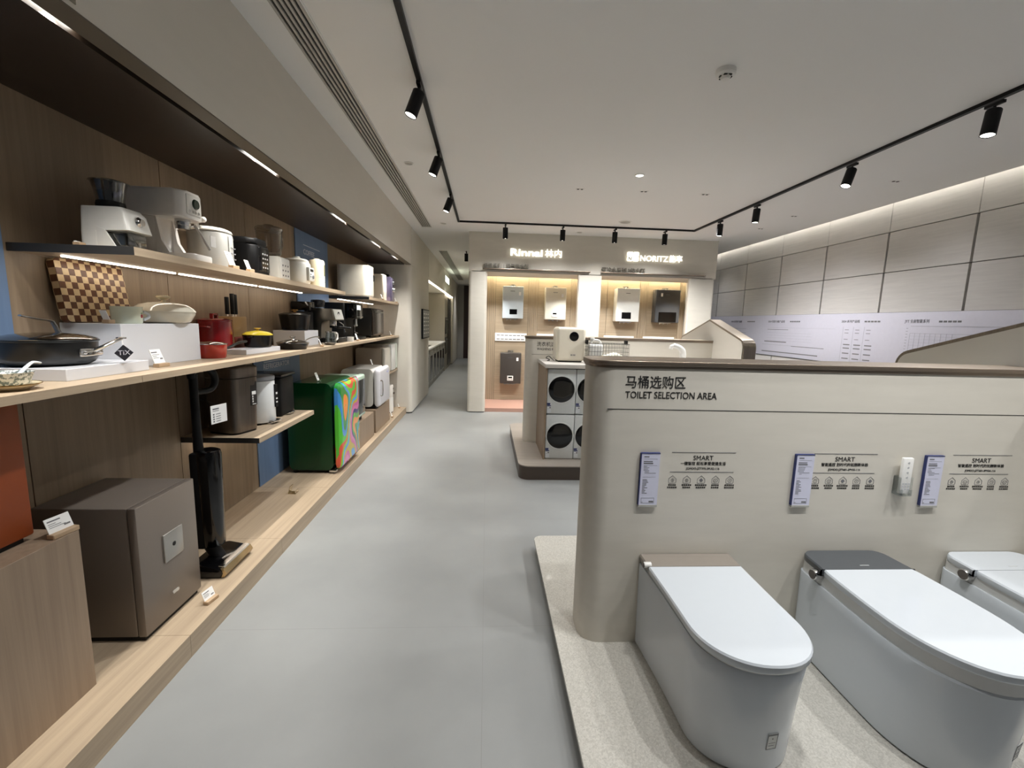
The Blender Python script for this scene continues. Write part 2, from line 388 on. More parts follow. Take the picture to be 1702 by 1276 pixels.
def niche(x0, x1, seams, idx, lab):
    t = thing('niche_lining', lab, 'panelling', (0, 0, 0), group='oak niche linings')
    mm = MB(); xs = [x0]+list(seams)+[x1]
    mv, mh = MB(), MB()
    for k, (a, b) in enumerate(zip(xs, xs[1:])):
        wide = (b-a) > .4
        if wide: mh.box(a+.003, b-.003, 8.152, 8.17, .062, 2.455)
        else:
            n = max(2, round((b-a)/.035))
            for q in range(n): mv.box(a+(b-a)*q/n+.0015, a+(b-a)*(q+1)/n-.0015, 8.147, 8.17, .062, 2.455)
    obj('level_grain_board', mh, NICHE_H, t); obj('slatted_strip', mv, NICHE_V, t)
    obj('backing', MB().box(x0, x1, 8.172, 8.3, 0, 2.455), DARK, t)
    b = MB().box(x0, x1, 7.28, 8.145, 0, .062); obj('niche_base', b, plain('pink_lit_oak_base', '#b58f80', .45), t)  # pinkish light on the base is painted into its wood colour
    lt = MB().box(x0+.03, x1-.03, 8.03, 8.055, 2.43, 2.45); obj('light_strip', lt, emis('niche_strip', '#fff3d4', 55), t)
    for xx in (x0+.35, x1-.35): spot('niche_beam', (xx, 7.5, 2.28), (xx, 8.0, .6), NICHEP, 80, .8)
niche(-.236, 1.72, (.152, .755, .931, 1.54), 0, 'oak lined niche holding the pale blue water heater and the low dark one')
niche(1.725, 3.686, (2.212, 2.821, 2.98, 3.584), 1, 'oak lined niche holding the white and the tall grey water heater')
# ledges over the niches
for (x0, x1), lab in (((-.075, 1.645), 'thin metal ledge over the niche nearer the corridor'), ((1.82, 3.545), 'thin metal ledge over the niche with the grey heater')):
    tag(obj('sign_ledge', MB().box(x0, x1, 7.13, 7.204, 2.327, 2.341, .002), BRONZE), lab, 'ledge', 'ledges over the niches')
# right wall: fabric panels with dark joints, cove light
m = MB().box(4.64, 4.9, -3, 14, 0, 3.26); m.mi = 1
ysr = [4.07+.93*k for k in range(-8, 11)]
for a, b in zip(ysr, ysr[1:]):
    for z0, z1 in ((.02, 1.08), (1.73, 2.185), (2.19, 2.64), (2.645, 3.24)):
        g = .013 if z1 < 2.645 else .003
        m.box(4.61, 4.645, a+g, b-g, z0+.002, z1-.002)
struct('wall_right', m, [plain('joint_grey', '#5a5856', .6), RIGHTP])
t = tag(obj('cove_light', MB().box(4.36, 4.40, -2, 13.5, 3.035, 3.06), emis('cove_strip', '#fffdf6', COVE)), 'hidden strip light washing the top of the pale panelled wall', 'light')
# ---------------------------------------------------------------- long display: platform, shelves, lights
P0 = .105
m = MB()
ys = [-2.6, .09, .96, 1.83, 2.70, 3.567, 4.433, 5.30, 6.17, 7.05]
for a, b in zip(ys, ys[1:]): m.box(-1.838, -1.271, a+.0008, b-.0008, .0, P0)
tag(obj('display_platform', m, WOOD), 'long low oak platform along the floor under the shelves', 'platform')
Z1, Z2, XF = 1.25, 1.751, -1.374
m = MB()
for a, b in zip(ys, ys[1:]): m.box(-1.838, XF, a+.0012, b-.0012, Z1-.028, Z1)
tag(obj('wall_shelf', m, WOOD), 'longest oak shelf, at waist height, carrying pots, pans and coffee machines', 'shelf', 'oak shelves')
def shelf(y0, y1, z, lab, x1=XF, cuts=(), th=.032):
    t = thing('wall_shelf', lab, 'shelf', (0, 0, 0), group='oak shelves')
    mm = MB(); e = [y0]+list(cuts)+[y1]
    for a, b in zip(e, e[1:]): mm.box(-1.838, x1, a+.0008, b-.0008, z-th, z)
    obj('board', mm, WOOD, t)
    obj('end_cap', MB().box(-1.838, x1-.0005, y0-.003, y0+.0004, z-th, z), plain('dark_end_cap', '#2c2b2a', .5), t)
    return t
SU = shelf(1.846, 4.433, Z2, 'upper oak shelf from the white grinder to the cream milk maker', cuts=(2.70, 3.567))
SF = shelf(5.30, 7.05, Z2, 'far upper oak shelf under the big white bread maker', cuts=(6.17,))
SB = shelf(2.705, 3.567, .755, 'short low oak shelf carrying three bins', x1=-1.378)
SO = shelf(6.17, 7.05, .735, 'short far oak shelf under the microwave ovens', x1=-1.40)
def led(y0, y1, x, z, shelfname):
    t = tag(obj('led_strip', MB().box(x-.007, x+.007, y0, y1, z-.006, z), LEDM), shelfname, 'light', 'strip lights under the shelves')
for a, b, l in ((1.93, 2.575, 'strip light under the upper shelf above the checkered board'), (2.615, 3.44, 'strip light under the upper shelf above the red pot'), (3.49, 4.25, 'strip light under the upper shelf above the black casserole')): led(a, b, -1.715, Z2-.032, l)
for a, b, l in ((5.36, 6.13, 'strip light under the far upper shelf above the coffee machines'), (6.2, 6.95, 'strip light under the far upper shelf above the black oven')): led(a, b, -1.75, Z2-.032, l)
led(2.76, 3.52, -1.75, .755-.032, 'strip light under the short shelf of bins')
# blue sign boards on the veneer
def blue(y0, y1, z0, z1, lab):
    t = thing('sign_board', lab, 'sign', (0, 0, 0), group='slate blue sign boards')
    obj('board', MB().box(-1.842, -1.832, y0+.004, y1-.004, z0, z1), BLUE, t); return t
blue(.96, 1.83, Z1+.001, 2.334, 'plain slate blue board at the near end behind the big black pan')
t = blue(4.433, 5.30, Z1+.001, 2.334, 'slate blue board lettered COFFEE between the upper shelves')
PALE = plain('pale_lettering', '#c9cfdb', .5)
lettering('COFFEE', .072, PALE, (-1.8312, 4.62, 2.118), '+X', t, width=.28)
obj('rule_line', MB().box(-1.8322, -1.831, 4.62, 5.06, 2.205, 2.211), PALE, t)
t = blue(3.567, 4.433, P0+.001, Z1-.03, 'slate blue board lettered REFRIGERATOR behind the black bin')
lettering('REFRIGERATOR', .062, PALE, (-1.8312, 3.722, 1.057), '+X', t, width=.475)
obj('rule_line', MB().box(-1.8322, -1.831, 3.73, 4.21, 1.113, 1.119), PALE, t)
# grille lights in the groove of the soffit
for y0, y1, l in ((.75, 1.40, 'nearest'), (1.06+.6, 1.63, None), (2.56, 2.93, 'second'), (3.93, 4.24, 'third'), (5.21, 5.55, 'fourth'), (6.31, 6.55, 'farthest')):
    if not l: continue
    if l == 'nearest': y0, y1 = 1.17, 1.575
    t = thing('linear_downlight', l+' of the slim cell lights recessed in the dark soffit groove', 'light', (-1.275, (y0+y1)/2, 2.36), group='soffit cell lights')
    n = 9; L = y1-y0; cells = MB()
    for k in range(n): cells.box(-.0085, .0085, -L/2+L*k/n+.004, -L/2+L*(k+1)/n-.004, 0, .004)
    obj('lamp_cell', cells, emis('cell_lens', '#fffdf5', 30), t)
    obj('housing', MB().box(-.0115, .0115, -L/2, L/2, .004, .03), BLACKM, t)
    for dy in (-.12, .12):
        spot('cell_spot', (-1.275, (y0+y1)/2+dy, 2.35), (-1.40, (y0+y1)/2+dy, .2), SOFFIT, 112, 1, (1, .96, .9), .02)
t = thing('wall_grille', 'small dark woven-looking grille on the cream fascia above the soffit', 'vent', (-1.18, 1.32, 2.355))
obj('frame', MB().box(0, .004, -.13, .13, 0, .11, .001, 1), plain('grille_beige', '#8d8878', .5), t)
mm = MB()
for k in range(8):
    for q in range(4): mm.box(.0035, .005, -.12+k*.03+(.012 if q % 2 else 0), -.102+k*.03+(.012 if q % 2 else 0), .012+q*.024, .026+q*.024)
obj('slots', mm, DARK, t)
# ---------------------------------------------------------------- air slots in the ceiling
def diffuser(x0, x1, y0, y1, n, lab):
    t = thing('air_diffuser', lab, 'air vent', (0, 0, 0), group='ceiling slot diffusers')
    obj('backing', MB().box(x0, x1, y0, y1, 2.896, 2.8995), DARK, t)
    fr = MB(); w = (x1-x0)/n
    for k in range(n+1): fr.box(x0+w*k-w*.24, x0+w*k+w*.24, y0, y1, 2.886, 2.8985)
    obj('slats', fr, plain('vent_grey', '#b5b2ac', .5), t)
    obj('frame', MB().box(x0-.012, x0-.004, y0-.01, y1+.01, 2.892, 2.8995).box(x1+.004, x1+.012, y0-.01, y1+.01, 2.892, 2.8995).box(x0-.01, x1+.01, y0-.012, y0, 2.892, 2.8995).box(x0-.01, x1+.01, y1, y1+.012, 2.892, 2.8995), PAINT, t)
diffuser(-.995, -.865, .6, 6.96, 5, 'long black slotted air diffuser in the ceiling beside the display wall')
diffuser(-.985, -.835, 9.24, 15.5, 5, 'slotted air diffuser in the corridor ceiling')
# ---------------------------------------------------------------- track lights
t = thing('light_track', 'black ceiling track running in a U around the sales floor', 'light track', (0, 0, 0))
obj('rail', MB().box(-.436, -.408, -1.5, 6.5, 2.878, 2.9).box(-.436, 3.004, 6.468, 6.496, 2.878, 2.9).box(2.974, 3.004, -1.5, 6.5, 2.878, 2.9), BLACK, t)
def head(loc, tilt, lab, target, power, grp, size=55, seen=True):
    """cylindrical spotlight; tilt = (dx, dy) lean of its axis"""
    t = thing('track_spotlight', lab, 'spotlight', loc, group=grp)
    d = Vector((tilt[0], tilt[1], -1)).normalized()
    R = d.to_track_quat('-Z', 'Y').to_matrix().to_4x4()
    b = MB().lathe([(.001, 0), (.034, 0), (.037, -.004), (.037, -.148), (.0335, -.15), (.0325, -.145)], (0, 0, 0), 28)
    for v in b.bm.verts: v.co = R@v.co+Vector((0, 0, -.05))
    obj('housing', b, BLACKM, t)
    b = MB().lathe([(.0005, -.143), (.0325, -.143)], (0, 0, 0), 24)
    for v in b.bm.verts: v.co = R@v.co+Vector((0, 0, -.05))
    obj('lens', b, LAMPM, t)
    obj('stem', MB().cyl((0, 0, -.07), .008, .055, seg=12).box(-.012, .012, -.05, .05, -.028, -.01, .002), BLACK, t)
    p = Vector(loc)+Vector((0, 0, -.05))+d*.16
    spot('track_beam', p, target, power, size, .6 if size < 100 else 1)
    return t
G = 'black track spotlights'
nm = ['nearest', 'middle', 'farthest']
for (y, l) in ((-.5, None), (.55, None), (1.70, None), (2.83, 0), (3.89, 1), (5.11, 2)):
    lab = 'black track spotlight out of view near the camera, leaning to the shelves' if l is None else nm[l]+' of the three black track spotlights leaning toward the shelves'
    head((-.422, y, 2.878), (-.36, -.10), lab, (-1.42, y-.1, .75), SPOT_L*(.45 if y < 1 else .9 if y < 2 else 1), G+' over the aisle', 62)
for x, lab in ((.24, 'black track spotlight before the lit script sign, nearest the corridor'), (1.063, 'black track spotlight over the pillar side of the cream water heater'), (1.822, 'black track spotlight over the pillar between the two niches'), (2.56, 'black track spotlight before the square lit logo, nearest the corner of the track')):
    head((x, 6.482, 2.878), (0, .06), lab, (x, 7.0, .0), SPOT_B, G+' before the back wall', 138)
for y, tl, lab in ((5.75, (-.02, 0), 'farthest black track spotlight along the side near the pale panelled wall'), (4.97, (-.05, 0), 'second farthest black track spotlight along the side near the pale panelled wall'), (3.68, (-.36, -.1), 'tilted black track spotlight in the middle of the panelled-wall side'), (2.65, (-.16, -.05), 'largest black track spotlight, nearest on the panelled-wall side')):
    tg = {5.75: (2.2, 5.2, .6), 4.97: (1.6, 4.6, .6), 3.68: (1.3, 3.9, .7), 2.65: (1.9, 2.2, .5), 1.35: (1.55, 1.35, .45), .3: (1.25, 1.25, .45)}[y]
    head((2.989, y, 2.878), tl, lab, tg, SPOT_R, G+' on the panelled-wall side', 64)
# ---------------------------------------------------------------- small ceiling fixtures
t = thing('smoke_detector', 'white round smoke detector on the ceiling', 'smoke detector', (1.283, 2.556, 2.9))
obj('base', MB().lathe([(.001, 0), (.052, 0), (.052, -.022), (.046, -.028), (.03, -.03), (.001, -.03)], seg=32), WPLAS, t)
obj('chamber', MB().lathe([(.028, -.03), (.028, -.036), (.022, -.048), (.001, -.05)], seg=28), WPLAS, t)
mm = MB()
for k in range(6):
    a = k*PI/3; mm.box(.026*math.cos(a)-.008, .026*math.cos(a)+.008, .026*math.sin(a)-.008, .026*math.sin(a)+.008, -.0355, -.0305)
obj('slots', mm, DARK, t)
t = thing('downlight', 'lit round downlight in the middle of the ceiling', 'light', (1.405, 4.28, 2.9))
obj('ring', MB().lathe([(.032, -.001), (.034, -.008), (.045, -.006), (.047, -.001)], seg=32), WPLAS, t)
obj('lens', MB().lathe([(.0005, -.004), (.032, -.004)], seg=28), emis('downlight_lens', '#fffdf6', 10), t)
spot('overhead_beam', (1.405, 4.28, 2.885), (1.405, 4.28, 0), DOWN, 110, .8)
def disc(x, y, r, lab, nm_='ceiling_speaker', cat='speaker', grp=None, z=2.9):
    t = thing(nm_, lab, cat, (x, y, z), group=grp)
    obj('ring', MB().lathe([(r*.8, -.002), (r*.84, -.007), (r, -.005), (r*1.02, -.001)], seg=32), WPLAS, t)
    obj('grille', MB().lathe([(.0005, -.004), (r*.8, -.003)], seg=28), plain('grille_grey', '#a9a7a2', .7), t)
disc(1.863, 6.16, .085, 'round flush ceiling speaker before the back track')
disc(-.733, 4.26, .042, 'small round cover plate in the ceiling beside the air diffuser', 'ceiling_cover', 'cover plate', 'round ceiling cover plates')
disc(-.657, 6.707, .05, 'small round cover plate in the ceiling at the far end of the diffuser', 'ceiling_cover', 'cover plate', 'round ceiling cover plates')
disc(1.397, 6.95, .05, 'faint round cover plate in the ceiling just before the back wall', 'ceiling_cover', 'cover plate', 'round ceiling cover plates')
def twin(x, y, lab, z=2.9):
    t = thing('spot_downlight', lab, 'light', (x, y, z), group='small dark twin downlights')
    obj('trim', MB().box(-.045, .045, -.02, .02, -.003, 0), WPLAS, t)
    for s in (-1, 1): obj('cell', MB().cyl((s*.02, 0, -.0045), .014, .002, seg=16), DARK, t)
twin(.947, 4.79, 'small dark twin downlight in the ceiling, closest to the aisle'); twin(1.621, 4.77, 'small dark twin downlight just behind the lit downlight'); twin(2.287, 4.776, 'small dark twin downlight closest to the track corner')
for _y in (-.6, .9, 2.4, 4.2, 5.6, 6.35, 8.5): spot('wall_wash_beam', (3.87, _y, 2.915), (4.0, _y, .6), WASH*.42, 125, 1, (.94, .95, 1), .05)
for _x in (.947, 1.621, 2.287): spot('twin_beam', (_x, 4.77, 2.885), (_x, 4.6, 0), DOWN*.7, 70, .7)
twin(3.86, 4.2, 'small dark twin downlight near the lit cove, nearest', 2.93); twin(3.86, 5.6, 'small dark twin downlight near the lit cove, middle one', 2.93); twin(3.9, 6.35, 'small dark twin downlight near the lit cove, farthest', 2.93)
# ---------------------------------------------------------------- corridor kitchen
t = thing('kitchen_counter', 'long kitchen base unit with pale worktop along the corridor', 'kitchen unit', (0, 0, 0))
obj('worktop', MB().box(-1.83, -1.215, 9.04, 13.2, .86, .9, .004), WPLAS, t)
obj('carcass', MB().box(-1.83, -1.26, 9.04, 13.2, .0, .86), plain('cabinet_grey', '#77766f', .4), t)
for k in range(6):
    y = 9.1+k*.68
    f = obj('front', MB().box(-1.262, -1.243, y, y+.64, .1, .84, .004), plain('pale_cabinet_front', '#8d8c86', .3), t)
    obj('glass_panel', MB().box(-1.2445, -1.2405, y+.12, y+.52, .16, .70), GLOSSB, f)
    obj('handle', MB().box(-1.241, -1.225, y+.12, y+.52, .74, .755, .003), STEEL, f)
t = thing('cooktop', 'black gas cooktop on the corridor worktop', 'cooktop', (-1.5, 10.2, .9))
obj('glass_top', MB().box(-.22, .2, -.36, .36, 0, .012, .004), GLOSSB, t)
for dy in (-.18, .18):
    obj('burner', MB().cyl((0, dy, .012), .05, .02, seg=20, bev=.004), BLACKM, t)
    obj('pan_support', MB().box(-.12, .12, dy-.006, dy+.006, .03, .045).box(-.006, .006, dy-.12, dy+.12, .03, .045), BLACKM, t)
t = thing('wall_cabinet', 'pale upper cabinet over the corridor cooktop', 'cabinet', (0, 0, 0))
obj('body', MB().box(-1.83, -1.47, 9.04, 10.9, 1.52, 2.28, .003), CREAM, t)
obj('light_bar', MB().box(-1.55, -1.5, 9.3, 10.7, 1.50, 1.519), GLOSSB, t)
t = thing('tall_oven_cabinet', 'tall cabinet with built-in ovens at the far end of the kitchen', 'cabinet', (0, 0, 0))
obj('body', MB().box(-1.83, -1.24, 13.22, 15.38, 0, 2.28), plain('greige_tall_unit', '#8b8477', .4), t)
for z in (.5, 1.1): 
    f = obj('oven', MB().box(-1.242, -1.222, 13.35, 14.0, z, z+.5, .004), GLOSSB, t)
    obj('handle', MB().box(-1.222, -1.20, 13.4, 13.95, z+.42, z+.435, .003), STEEL, f)
obj('dark_door', MB().box(-1.242, -1.225, 14.15, 15.3, .1, 2.2), plain('smoked_door', '#2d2a26', .3), t)
tag(obj('niche_light', MB().box(-1.21, -1.18, 9.06, 15.35, 2.272, 2.289), emis('kitchen_strip', '#fff4dc', 16)), 'bright strip light along the top of the corridor kitchen opening', 'light')
t = thing('exit_sign', 'small lit rectangular sign high on the corridor wall', 'sign', (-1.168, 12.95, 2.64))
obj('case', MB().box(-.001, .02, -.62, .62, -.09, .09, .005), WPLAS, t)
obj('lit_face', MB().box(.0195, .0225, -.58, .58, -.078, .078), emis('sign_face', '#f4ffe6', 7), t)
t = thing('notice_panel', 'framed grey notice panel on the cream corridor wall', 'sign', (-1.163, 8.5, 1.43))
obj('frame', MB().box(-.008, .022, -.45, .43, -.27, .265, .004), BLACKM, t)
obj('sheet', MB().box(.0215, .0235, -.43, .41, -.25, .245), plain('notice_sheet', '#85888a', .4), t)
mm = MB()
for k in range(6):
    for q in range(3): mm.box(.0235, .0242, -.38+q*.26, -.2+q*.26+(.02*(k % 2)), .17-k*.07, .19-k*.07)
obj('print', mm, CARD, t)
head((-.43, 9.05, 2.878), (0, .1), 'single black spotlight over the corridor beyond the back wall corner', (-.55, 9.8, 0), 25, G+' in the corridor', 70)
spot('corridor_beam', (-.62, 9.9, 2.88), (-.7, 10, 0), 100, 90, 1)
spot('corridor_beam', (-.75, 12.5, 2.88), (-.75, 12.6, 0), 120, 90, 1)
spot('corridor_beam', (-.75, 16.3, 2.88), (-.75, 16.6, 0), 70, 90, 1)
# ---------------------------------------------------------------- signs on the back wall
def script_sign():
    t = thing('lit_sign', 'lit white script-style brand sign over the niche nearer the corridor', 'sign', (0, 0, 0), group='lit brand signs')
    lettering('Rinnai', .15, SIGNM, (.355, 7.18, 2.553), '-Y', t, name='lit_lettering', depth=.006, bold=.004, width=.515)
    lettering('林内', .135, SIGNM, (.905, 7.18, 2.553), '-Y', t, name='lit_lettering', depth=.006, bold=.001, width=.27)
script_sign()
t = thing('lit_sign', 'lit white block-letter brand sign with square logo', 'sign', (0, 0, 0), group='lit brand signs')
mm = MB()
for dx in (0, .1): 
    for dz in (0, .075): mm.prism(rrect(2.238+dx, 2.328+dx, 2.53+dz, 2.6+dz, .02), 'Y', 7.168, 7.192)
obj('logo_block', mm, SIGNM, t)
lettering('N', .07, plain('logo_letter', '#8f8a7c', .5), (2.255, 7.1665, 2.545), '-Y', t, bold=.002)
lettering('NORITZ', .125, SIGNM, (2.455, 7.18, 2.54), '-Y', t, name='lit_lettering', depth=.006, bold=.001, width=.46)
lettering('能率', .118, SIGNM, (2.935, 7.18, 2.545), '-Y', t, name='lit_lettering', depth=.006, bold=.001, width=.215)
SUBM = plain('bronze_letters', '#7c766b', .5)
for x0, w, s, l in ((-.07, .72, '恒温系列 | 燃气热水器', 'grey raised characters standing on the ledge nearer the corridor'), (1.83, .71, '零冷水系列 | 热水器', 'grey raised characters standing on the ledge over the grey heater')):
    t = thing('raised_lettering', l, 'lettering', (0, 0, 0), group='raised characters on the ledges')
    lettering(s, .075, SUBM, (x0, 7.165, 2.356), '-Y', t, depth=.018, width=w)
# ---------------------------------------------------------------- water heaters
def heater(x0, x1, z0, z1, y0, y1, col, lab, disp, sticker, logo=True):
    w, h = x1-x0, z1-z0
    t = thing('water_heater', lab, 'water heater', ((x0+x1)/2, y1, z0), group='wall water heaters')
    d = y1-y0
    obj('body', MB().box(-w/2, w/2, -d, -.001, 0, h, .012, 3), col, t)
    obj('flue', MB().cyl((0, -d/2, h-.002), .03, .035, seg=20).box(-.05, .05, -.012, 0, h-.004, h+.04), STEEL, t)
    mm = MB()
    for k in (-.1, -.03, .05): mm.cyl((k, -d/2, -.03), .012, .032, seg=12)
    mm.box(-.12, .1, -d*.7, -d*.3, -.014, .002)
    obj('pipe_stubs', mm, CHROME, t)
    disp(t, w, h, -d)
    if sticker: obj('sticker', MB().box(sticker[0]-.018, sticker[0]+.018, -d-.0015, -d+.001, sticker[1]-.03, sticker[1]+.03), CARD, t)
    if logo: obj('maker_mark', MB().box(-.05, .03, -d-.001, -d+.001, h*.84, h*.855), plain('mark_grey', '#4b4d50', .5), t)
    return t
def d_screen(w0, w1, z0, z1):
    return lambda t, w, h, f: obj('display', MB().box(w0, w1, f-.003, f+.001, z0, z1), GLOSSB, t)
def d_pad(cx, cz):
    def fn(t, w, h, f):
        p = obj('control_pad', MB().box(cx-.055, cx+.055, f-.012, f+.001, cz-.045, cz+.045, .004), WPLAS, t)
        obj('screen', MB().box(cx-.035, cx+.035, f-.0135, f-.011, cz+.002, cz+.03), GLOSSB, p)
        obj('buttons', MB().box(cx-.035, cx-.012, f-.0135, f-.011, cz-.03, cz-.01).box(cx+.012, cx+.035, f-.0135, f-.011, cz-.03, cz-.01), plain('button_grey', '#b9b9b6', .4), p)
    return fn
heater(.277, .652, 1.57, 2.14, 7.99, 8.15, plain('ice_blue_enamel', '#ccd6dc', .25, .2), 'pale blue water heater with dark square display, top of the first niche', d_screen(-.06, .075, .075, .165), (.12, .44))
heater(1.045, 1.425, 1.57, 2.14, 7.99, 8.15, plain('cream_enamel', '#dcd8ca', .25), 'cream water heater with a small white control pad', d_pad(-.015, .09), (.12, .43))
heater(2.335, 2.755, 1.57, 2.165, 7.93, 8.15, plain('white_enamel', '#eceeea', .2), 'white water heater with black square display under the block-letter sign', d_screen(-.11, .06, .05, .165), None)
heater(3.065, 3.52, 1.57, 2.165, 7.97, 8.15, plain('graphite_enamel', '#57585a', .25, .4), 'tall grey water heater with black glass lower front', d_screen(-.16, .17, .012, .19), (-.12, .5))
heater(.262, .642, .385, .95, 7.99, 8.15, plain('dark_bronze_enamel', '#45403c', .35, .2), 'dark brown water heater mounted low near the niche floor', d_pad(-.005, .10), (.12, .45))
def spec(x0, x1, lab):
    t = thing('specification_strip', lab, 'label', (0, 8.14, 0), group='white specification strips')
    obj('card', MB().box(x0, x1, -.012, .006, 1.157, 1.305, .002), CARD, t)
    mm = MB()
    for r in range(2):
        for k in range(7):
            a = x0+.03+k*(x1-x0-.06)/7; mm.box(a, a+(x1-x0)*.1, -.0135, -.0115, 1.185+r*.07, 1.20+r*.07)
    obj('print', mm, INKG, t)
for a, b, l in ((.156, .739, 'white specification strip under the pale blue heater'), (.925, 1.49, 'white specification strip under the cream heater'), (2.186, 2.754, 'white specification strip under the white heater'), (2.93, 3.525, 'white specification strip under the tall grey heater')): spec(a, b, l)
# ---------------------------------------------------------------- board on the right wall
t = thing('information_board', 'long white printed board on the pale panelled wall', 'board', (4.61, 0, 0))
obj('panel', MB().box(-.02, -.001, -1.5, 9.6, 1.09, 1.728, .002), plain('board_white', '#cccbd8', .35), t)
mm = MB(); mg = MB()
rb = random.Random(3)
def bar(mb, y0, y1, z0, z1): mb.box(-.0213, -.0198, min(y0, y1), max(y0, y1), z0, z1)
bar(mg, 3.2, 4.55, 1.575, 1.579); bar(mg, 3.2, 4.55, 1.50, 1.503)
for k in range(13):
    bar(mg, 4.62-.04, 4.6, 1.55-k*.032, 1.557-k*.032)
for k in range(9): bar(mg, 4.55-k*.055, 4.552-k*.055, 1.12, 1.5)
for k in range(11): bar(mg, 4.05, 4.55, 1.47-k*.033, 1.4715-k*.033)
bar(mm, 4.3, 4.5, 1.30, 1.305); bar(mm, 3.85, 4.05, 1.40, 1.404)
for c in range(3):
    y = 5.43-c*.16
    for z in (1.52, 1.48, 1.40, 1.33, 1.285, 1.22, 1.155):
        bar(mm, y, y-.10*(1 if z < 1.4 else .6), z, z+(.012 if z < 1.4 else .006))
    bar(mg, y+.03, y+.032, 1.12, 1.56)
bar(mm, 6.5, 7.0, 1.50, 1.506); bar(mm, 6.52, 7.05, 1.305, 1.318); bar(mg, 5.85, 7.1, 1.26, 1.264); bar(mm, 5.75, 6.4, 1.255, 1.262)
bar(mm, 5.85, 7.1, 1.145, 1.158); bar(mg, 5.6, 7.0, 1.53, 1.532)
for k in range(4): bar(mg, 6.0, 7.0, 1.45-k*.04, 1.452-k*.04)
for k in range(5): bar(mg, 7.6, 8.1, 1.5-k*.07, 1.506-k*.07)
obj('print', mm, INKG, t); obj('fine_print', mg, plain('pale_print', '#a9a9b4', .6), t)
BT = plain('board_heading', '#55565c', .6)
lettering('JYT 全屋智能系列', .042, BT, (-.0206, 4.63, 1.615), '-X', t, width=.27)
lettering('2024 系列产品线', .038, BT, (-.0206, 5.5, 1.615), '-X', t, width=.28)
lettering('2024 智能马桶产品线', .038, BT, (-.0206, 7.0, 1.615), '-X', t, width=.4)
lettering('2024 浴室柜产品线', .038, BT, (-.0206, 8.1, 1.615), '-X', t, width=.35)
mm = MB()
for y in (4.28, 5.17, 6.5, 7.6): 
    for k in range(5): bar(mm, y-.02-k*.045, y-.055-k*.045, 1.618, 1.636)
obj('subheading', mm, INKG, t)
# ================================================================ islands
def island(yf, yb, zb, lab):
    t = thing('partition_wall', lab, 'partition', (0, 0, 0))
    x0, x1 = .446, 2.588
    def plan(o, r=.09):
        a, b, c, d = x0-o, x1, yf-o, yb+o
        return [(a+r-r*math.cos(u), c+r-r*math.sin(u)) for u in [PI/2*i/8 for i in range(9)]]+[(b, c), (b, d)]+[(a+r-r*math.sin(u), d-r+r*math.cos(u)) for u in [PI/2*i/8 for i in range(9)]]
    obj('wall_panel', MB().prism(plan(0), 'Z', zb, 1.328), CREAM, t)
    obj('metal_trim', MB().prism(plan(.004), 'Z', 1.326, 1.338).prism(plan(.009), 'Z', 1.338, 1.356, .002), BRONZE, t)
    obj('seam_line', MB().box(.51, x1, yf-.0008, yf+.002, 1.1515, 1.1545), DARK, t)
    yc = (yf+yb)/2
    def arc(cx, cz, r, a0, a1, n=6): return [(cx+r*math.cos(a0+(a1-a0)*i/n), cz+r*math.sin(a0+(a1-a0)*i/n)) for i in range(n+1)]
    s = math.atan2(.2, .66)
    def prof(o):
        r = .1-o
        R = arc(yc+.735-.1, 1.30, r, 0, PI/2-s)[::-1]; L = [(2*yc-u, v) for u, v in R][::-1]
        k = .1*math.cos(s)
        top = 1.30+(.1-o)/math.cos(s)+.635*math.tan(s)
        return [(yc-.735+o, zb), *L, (yc, top), *R, (yc+.735-o, zb)]
    obj('gable_panel', MB().prism(prof(.02), 'X', 2.583, 2.588), CREAMZ, t)
    # prism along X takes (y, z) pairs
    obj('gable_band', MB().prism(prof(0), 'X', 2.588, 2.715), _M['brushed_bronze'], t)
    return t
m = grain('brushed_bronze', '#857c70', '#978d80', 'Z', .28, 120, 2, .02); m.node_tree.nodes['Principled BSDF'].inputs['Metallic'].default_value = .9
PT = .08
t = thing('display_platform', 'thin speckled grey platform under the toilets', 'platform', (0, 0, 0))
obj('slab', MB().prism(rrect(.342, 3.6, 1.0, 2.78, .05, 8), 'Z', .062, PT, .002, 1), terrazzo(), t)
obj('recessed_plinth', MB().box(.42, 3.55, 1.08, 2.70, 0, .062), plain('plinth_dark', '#4b463f', .6), t)
t = thing('display_platform', 'raised grey platform with brown sides under the washing machines', 'platform', (0, 0, 0))
obj('top', MB().prism(rrect(.335, 3.6, 4.05, 5.86, .11, 10), 'Z', .13, .14, .002, 1), grain('grey_oak_top', '#928a81', '#a39b92', 'X', .35, 40, 2), t)
obj('side', MB().prism(rrect(.34, 3.595, 4.055, 5.855, .105, 10), 'Z', 0, .13), plain('umber_side', '#4a3f37', .4), t)
island(1.778, 2.025, PT, 'cream partition wall lettered for toilets, with metal trim and gabled end')
island(4.90, 5.15, .14, 'cream partition wall lettered for washing machines, behind the round-door machines')
def heading(cn, en, x, yf, w1, w2, lab, k=1.0):
    t = thing('wall_lettering', lab, 'lettering', (0, yf-.0012, 0), group='wall headings')
    lettering(cn, .056*k, INK, (x, 0, 1.2485+(.0)), '-Y', t, name='heading', width=w1, bold=.0003, depth=.0006)
    lettering(en, .0405*k, INK, (x+.001, 0, 1.2015), '-Y', t, name='subheading', width=w2, bold=.0002, depth=.0006)
heading('马桶选购区', 'TOILET SELECTION AREA', .581, 1.778, .255, .393, 'large black heading naming the toilet selection area')
heading('洗衣机选购区', 'WASHING MACHINE SELECTION AREA', .565, 4.90, .31, .60, 'black heading naming the washing machine area, half hidden by the countertop washer')
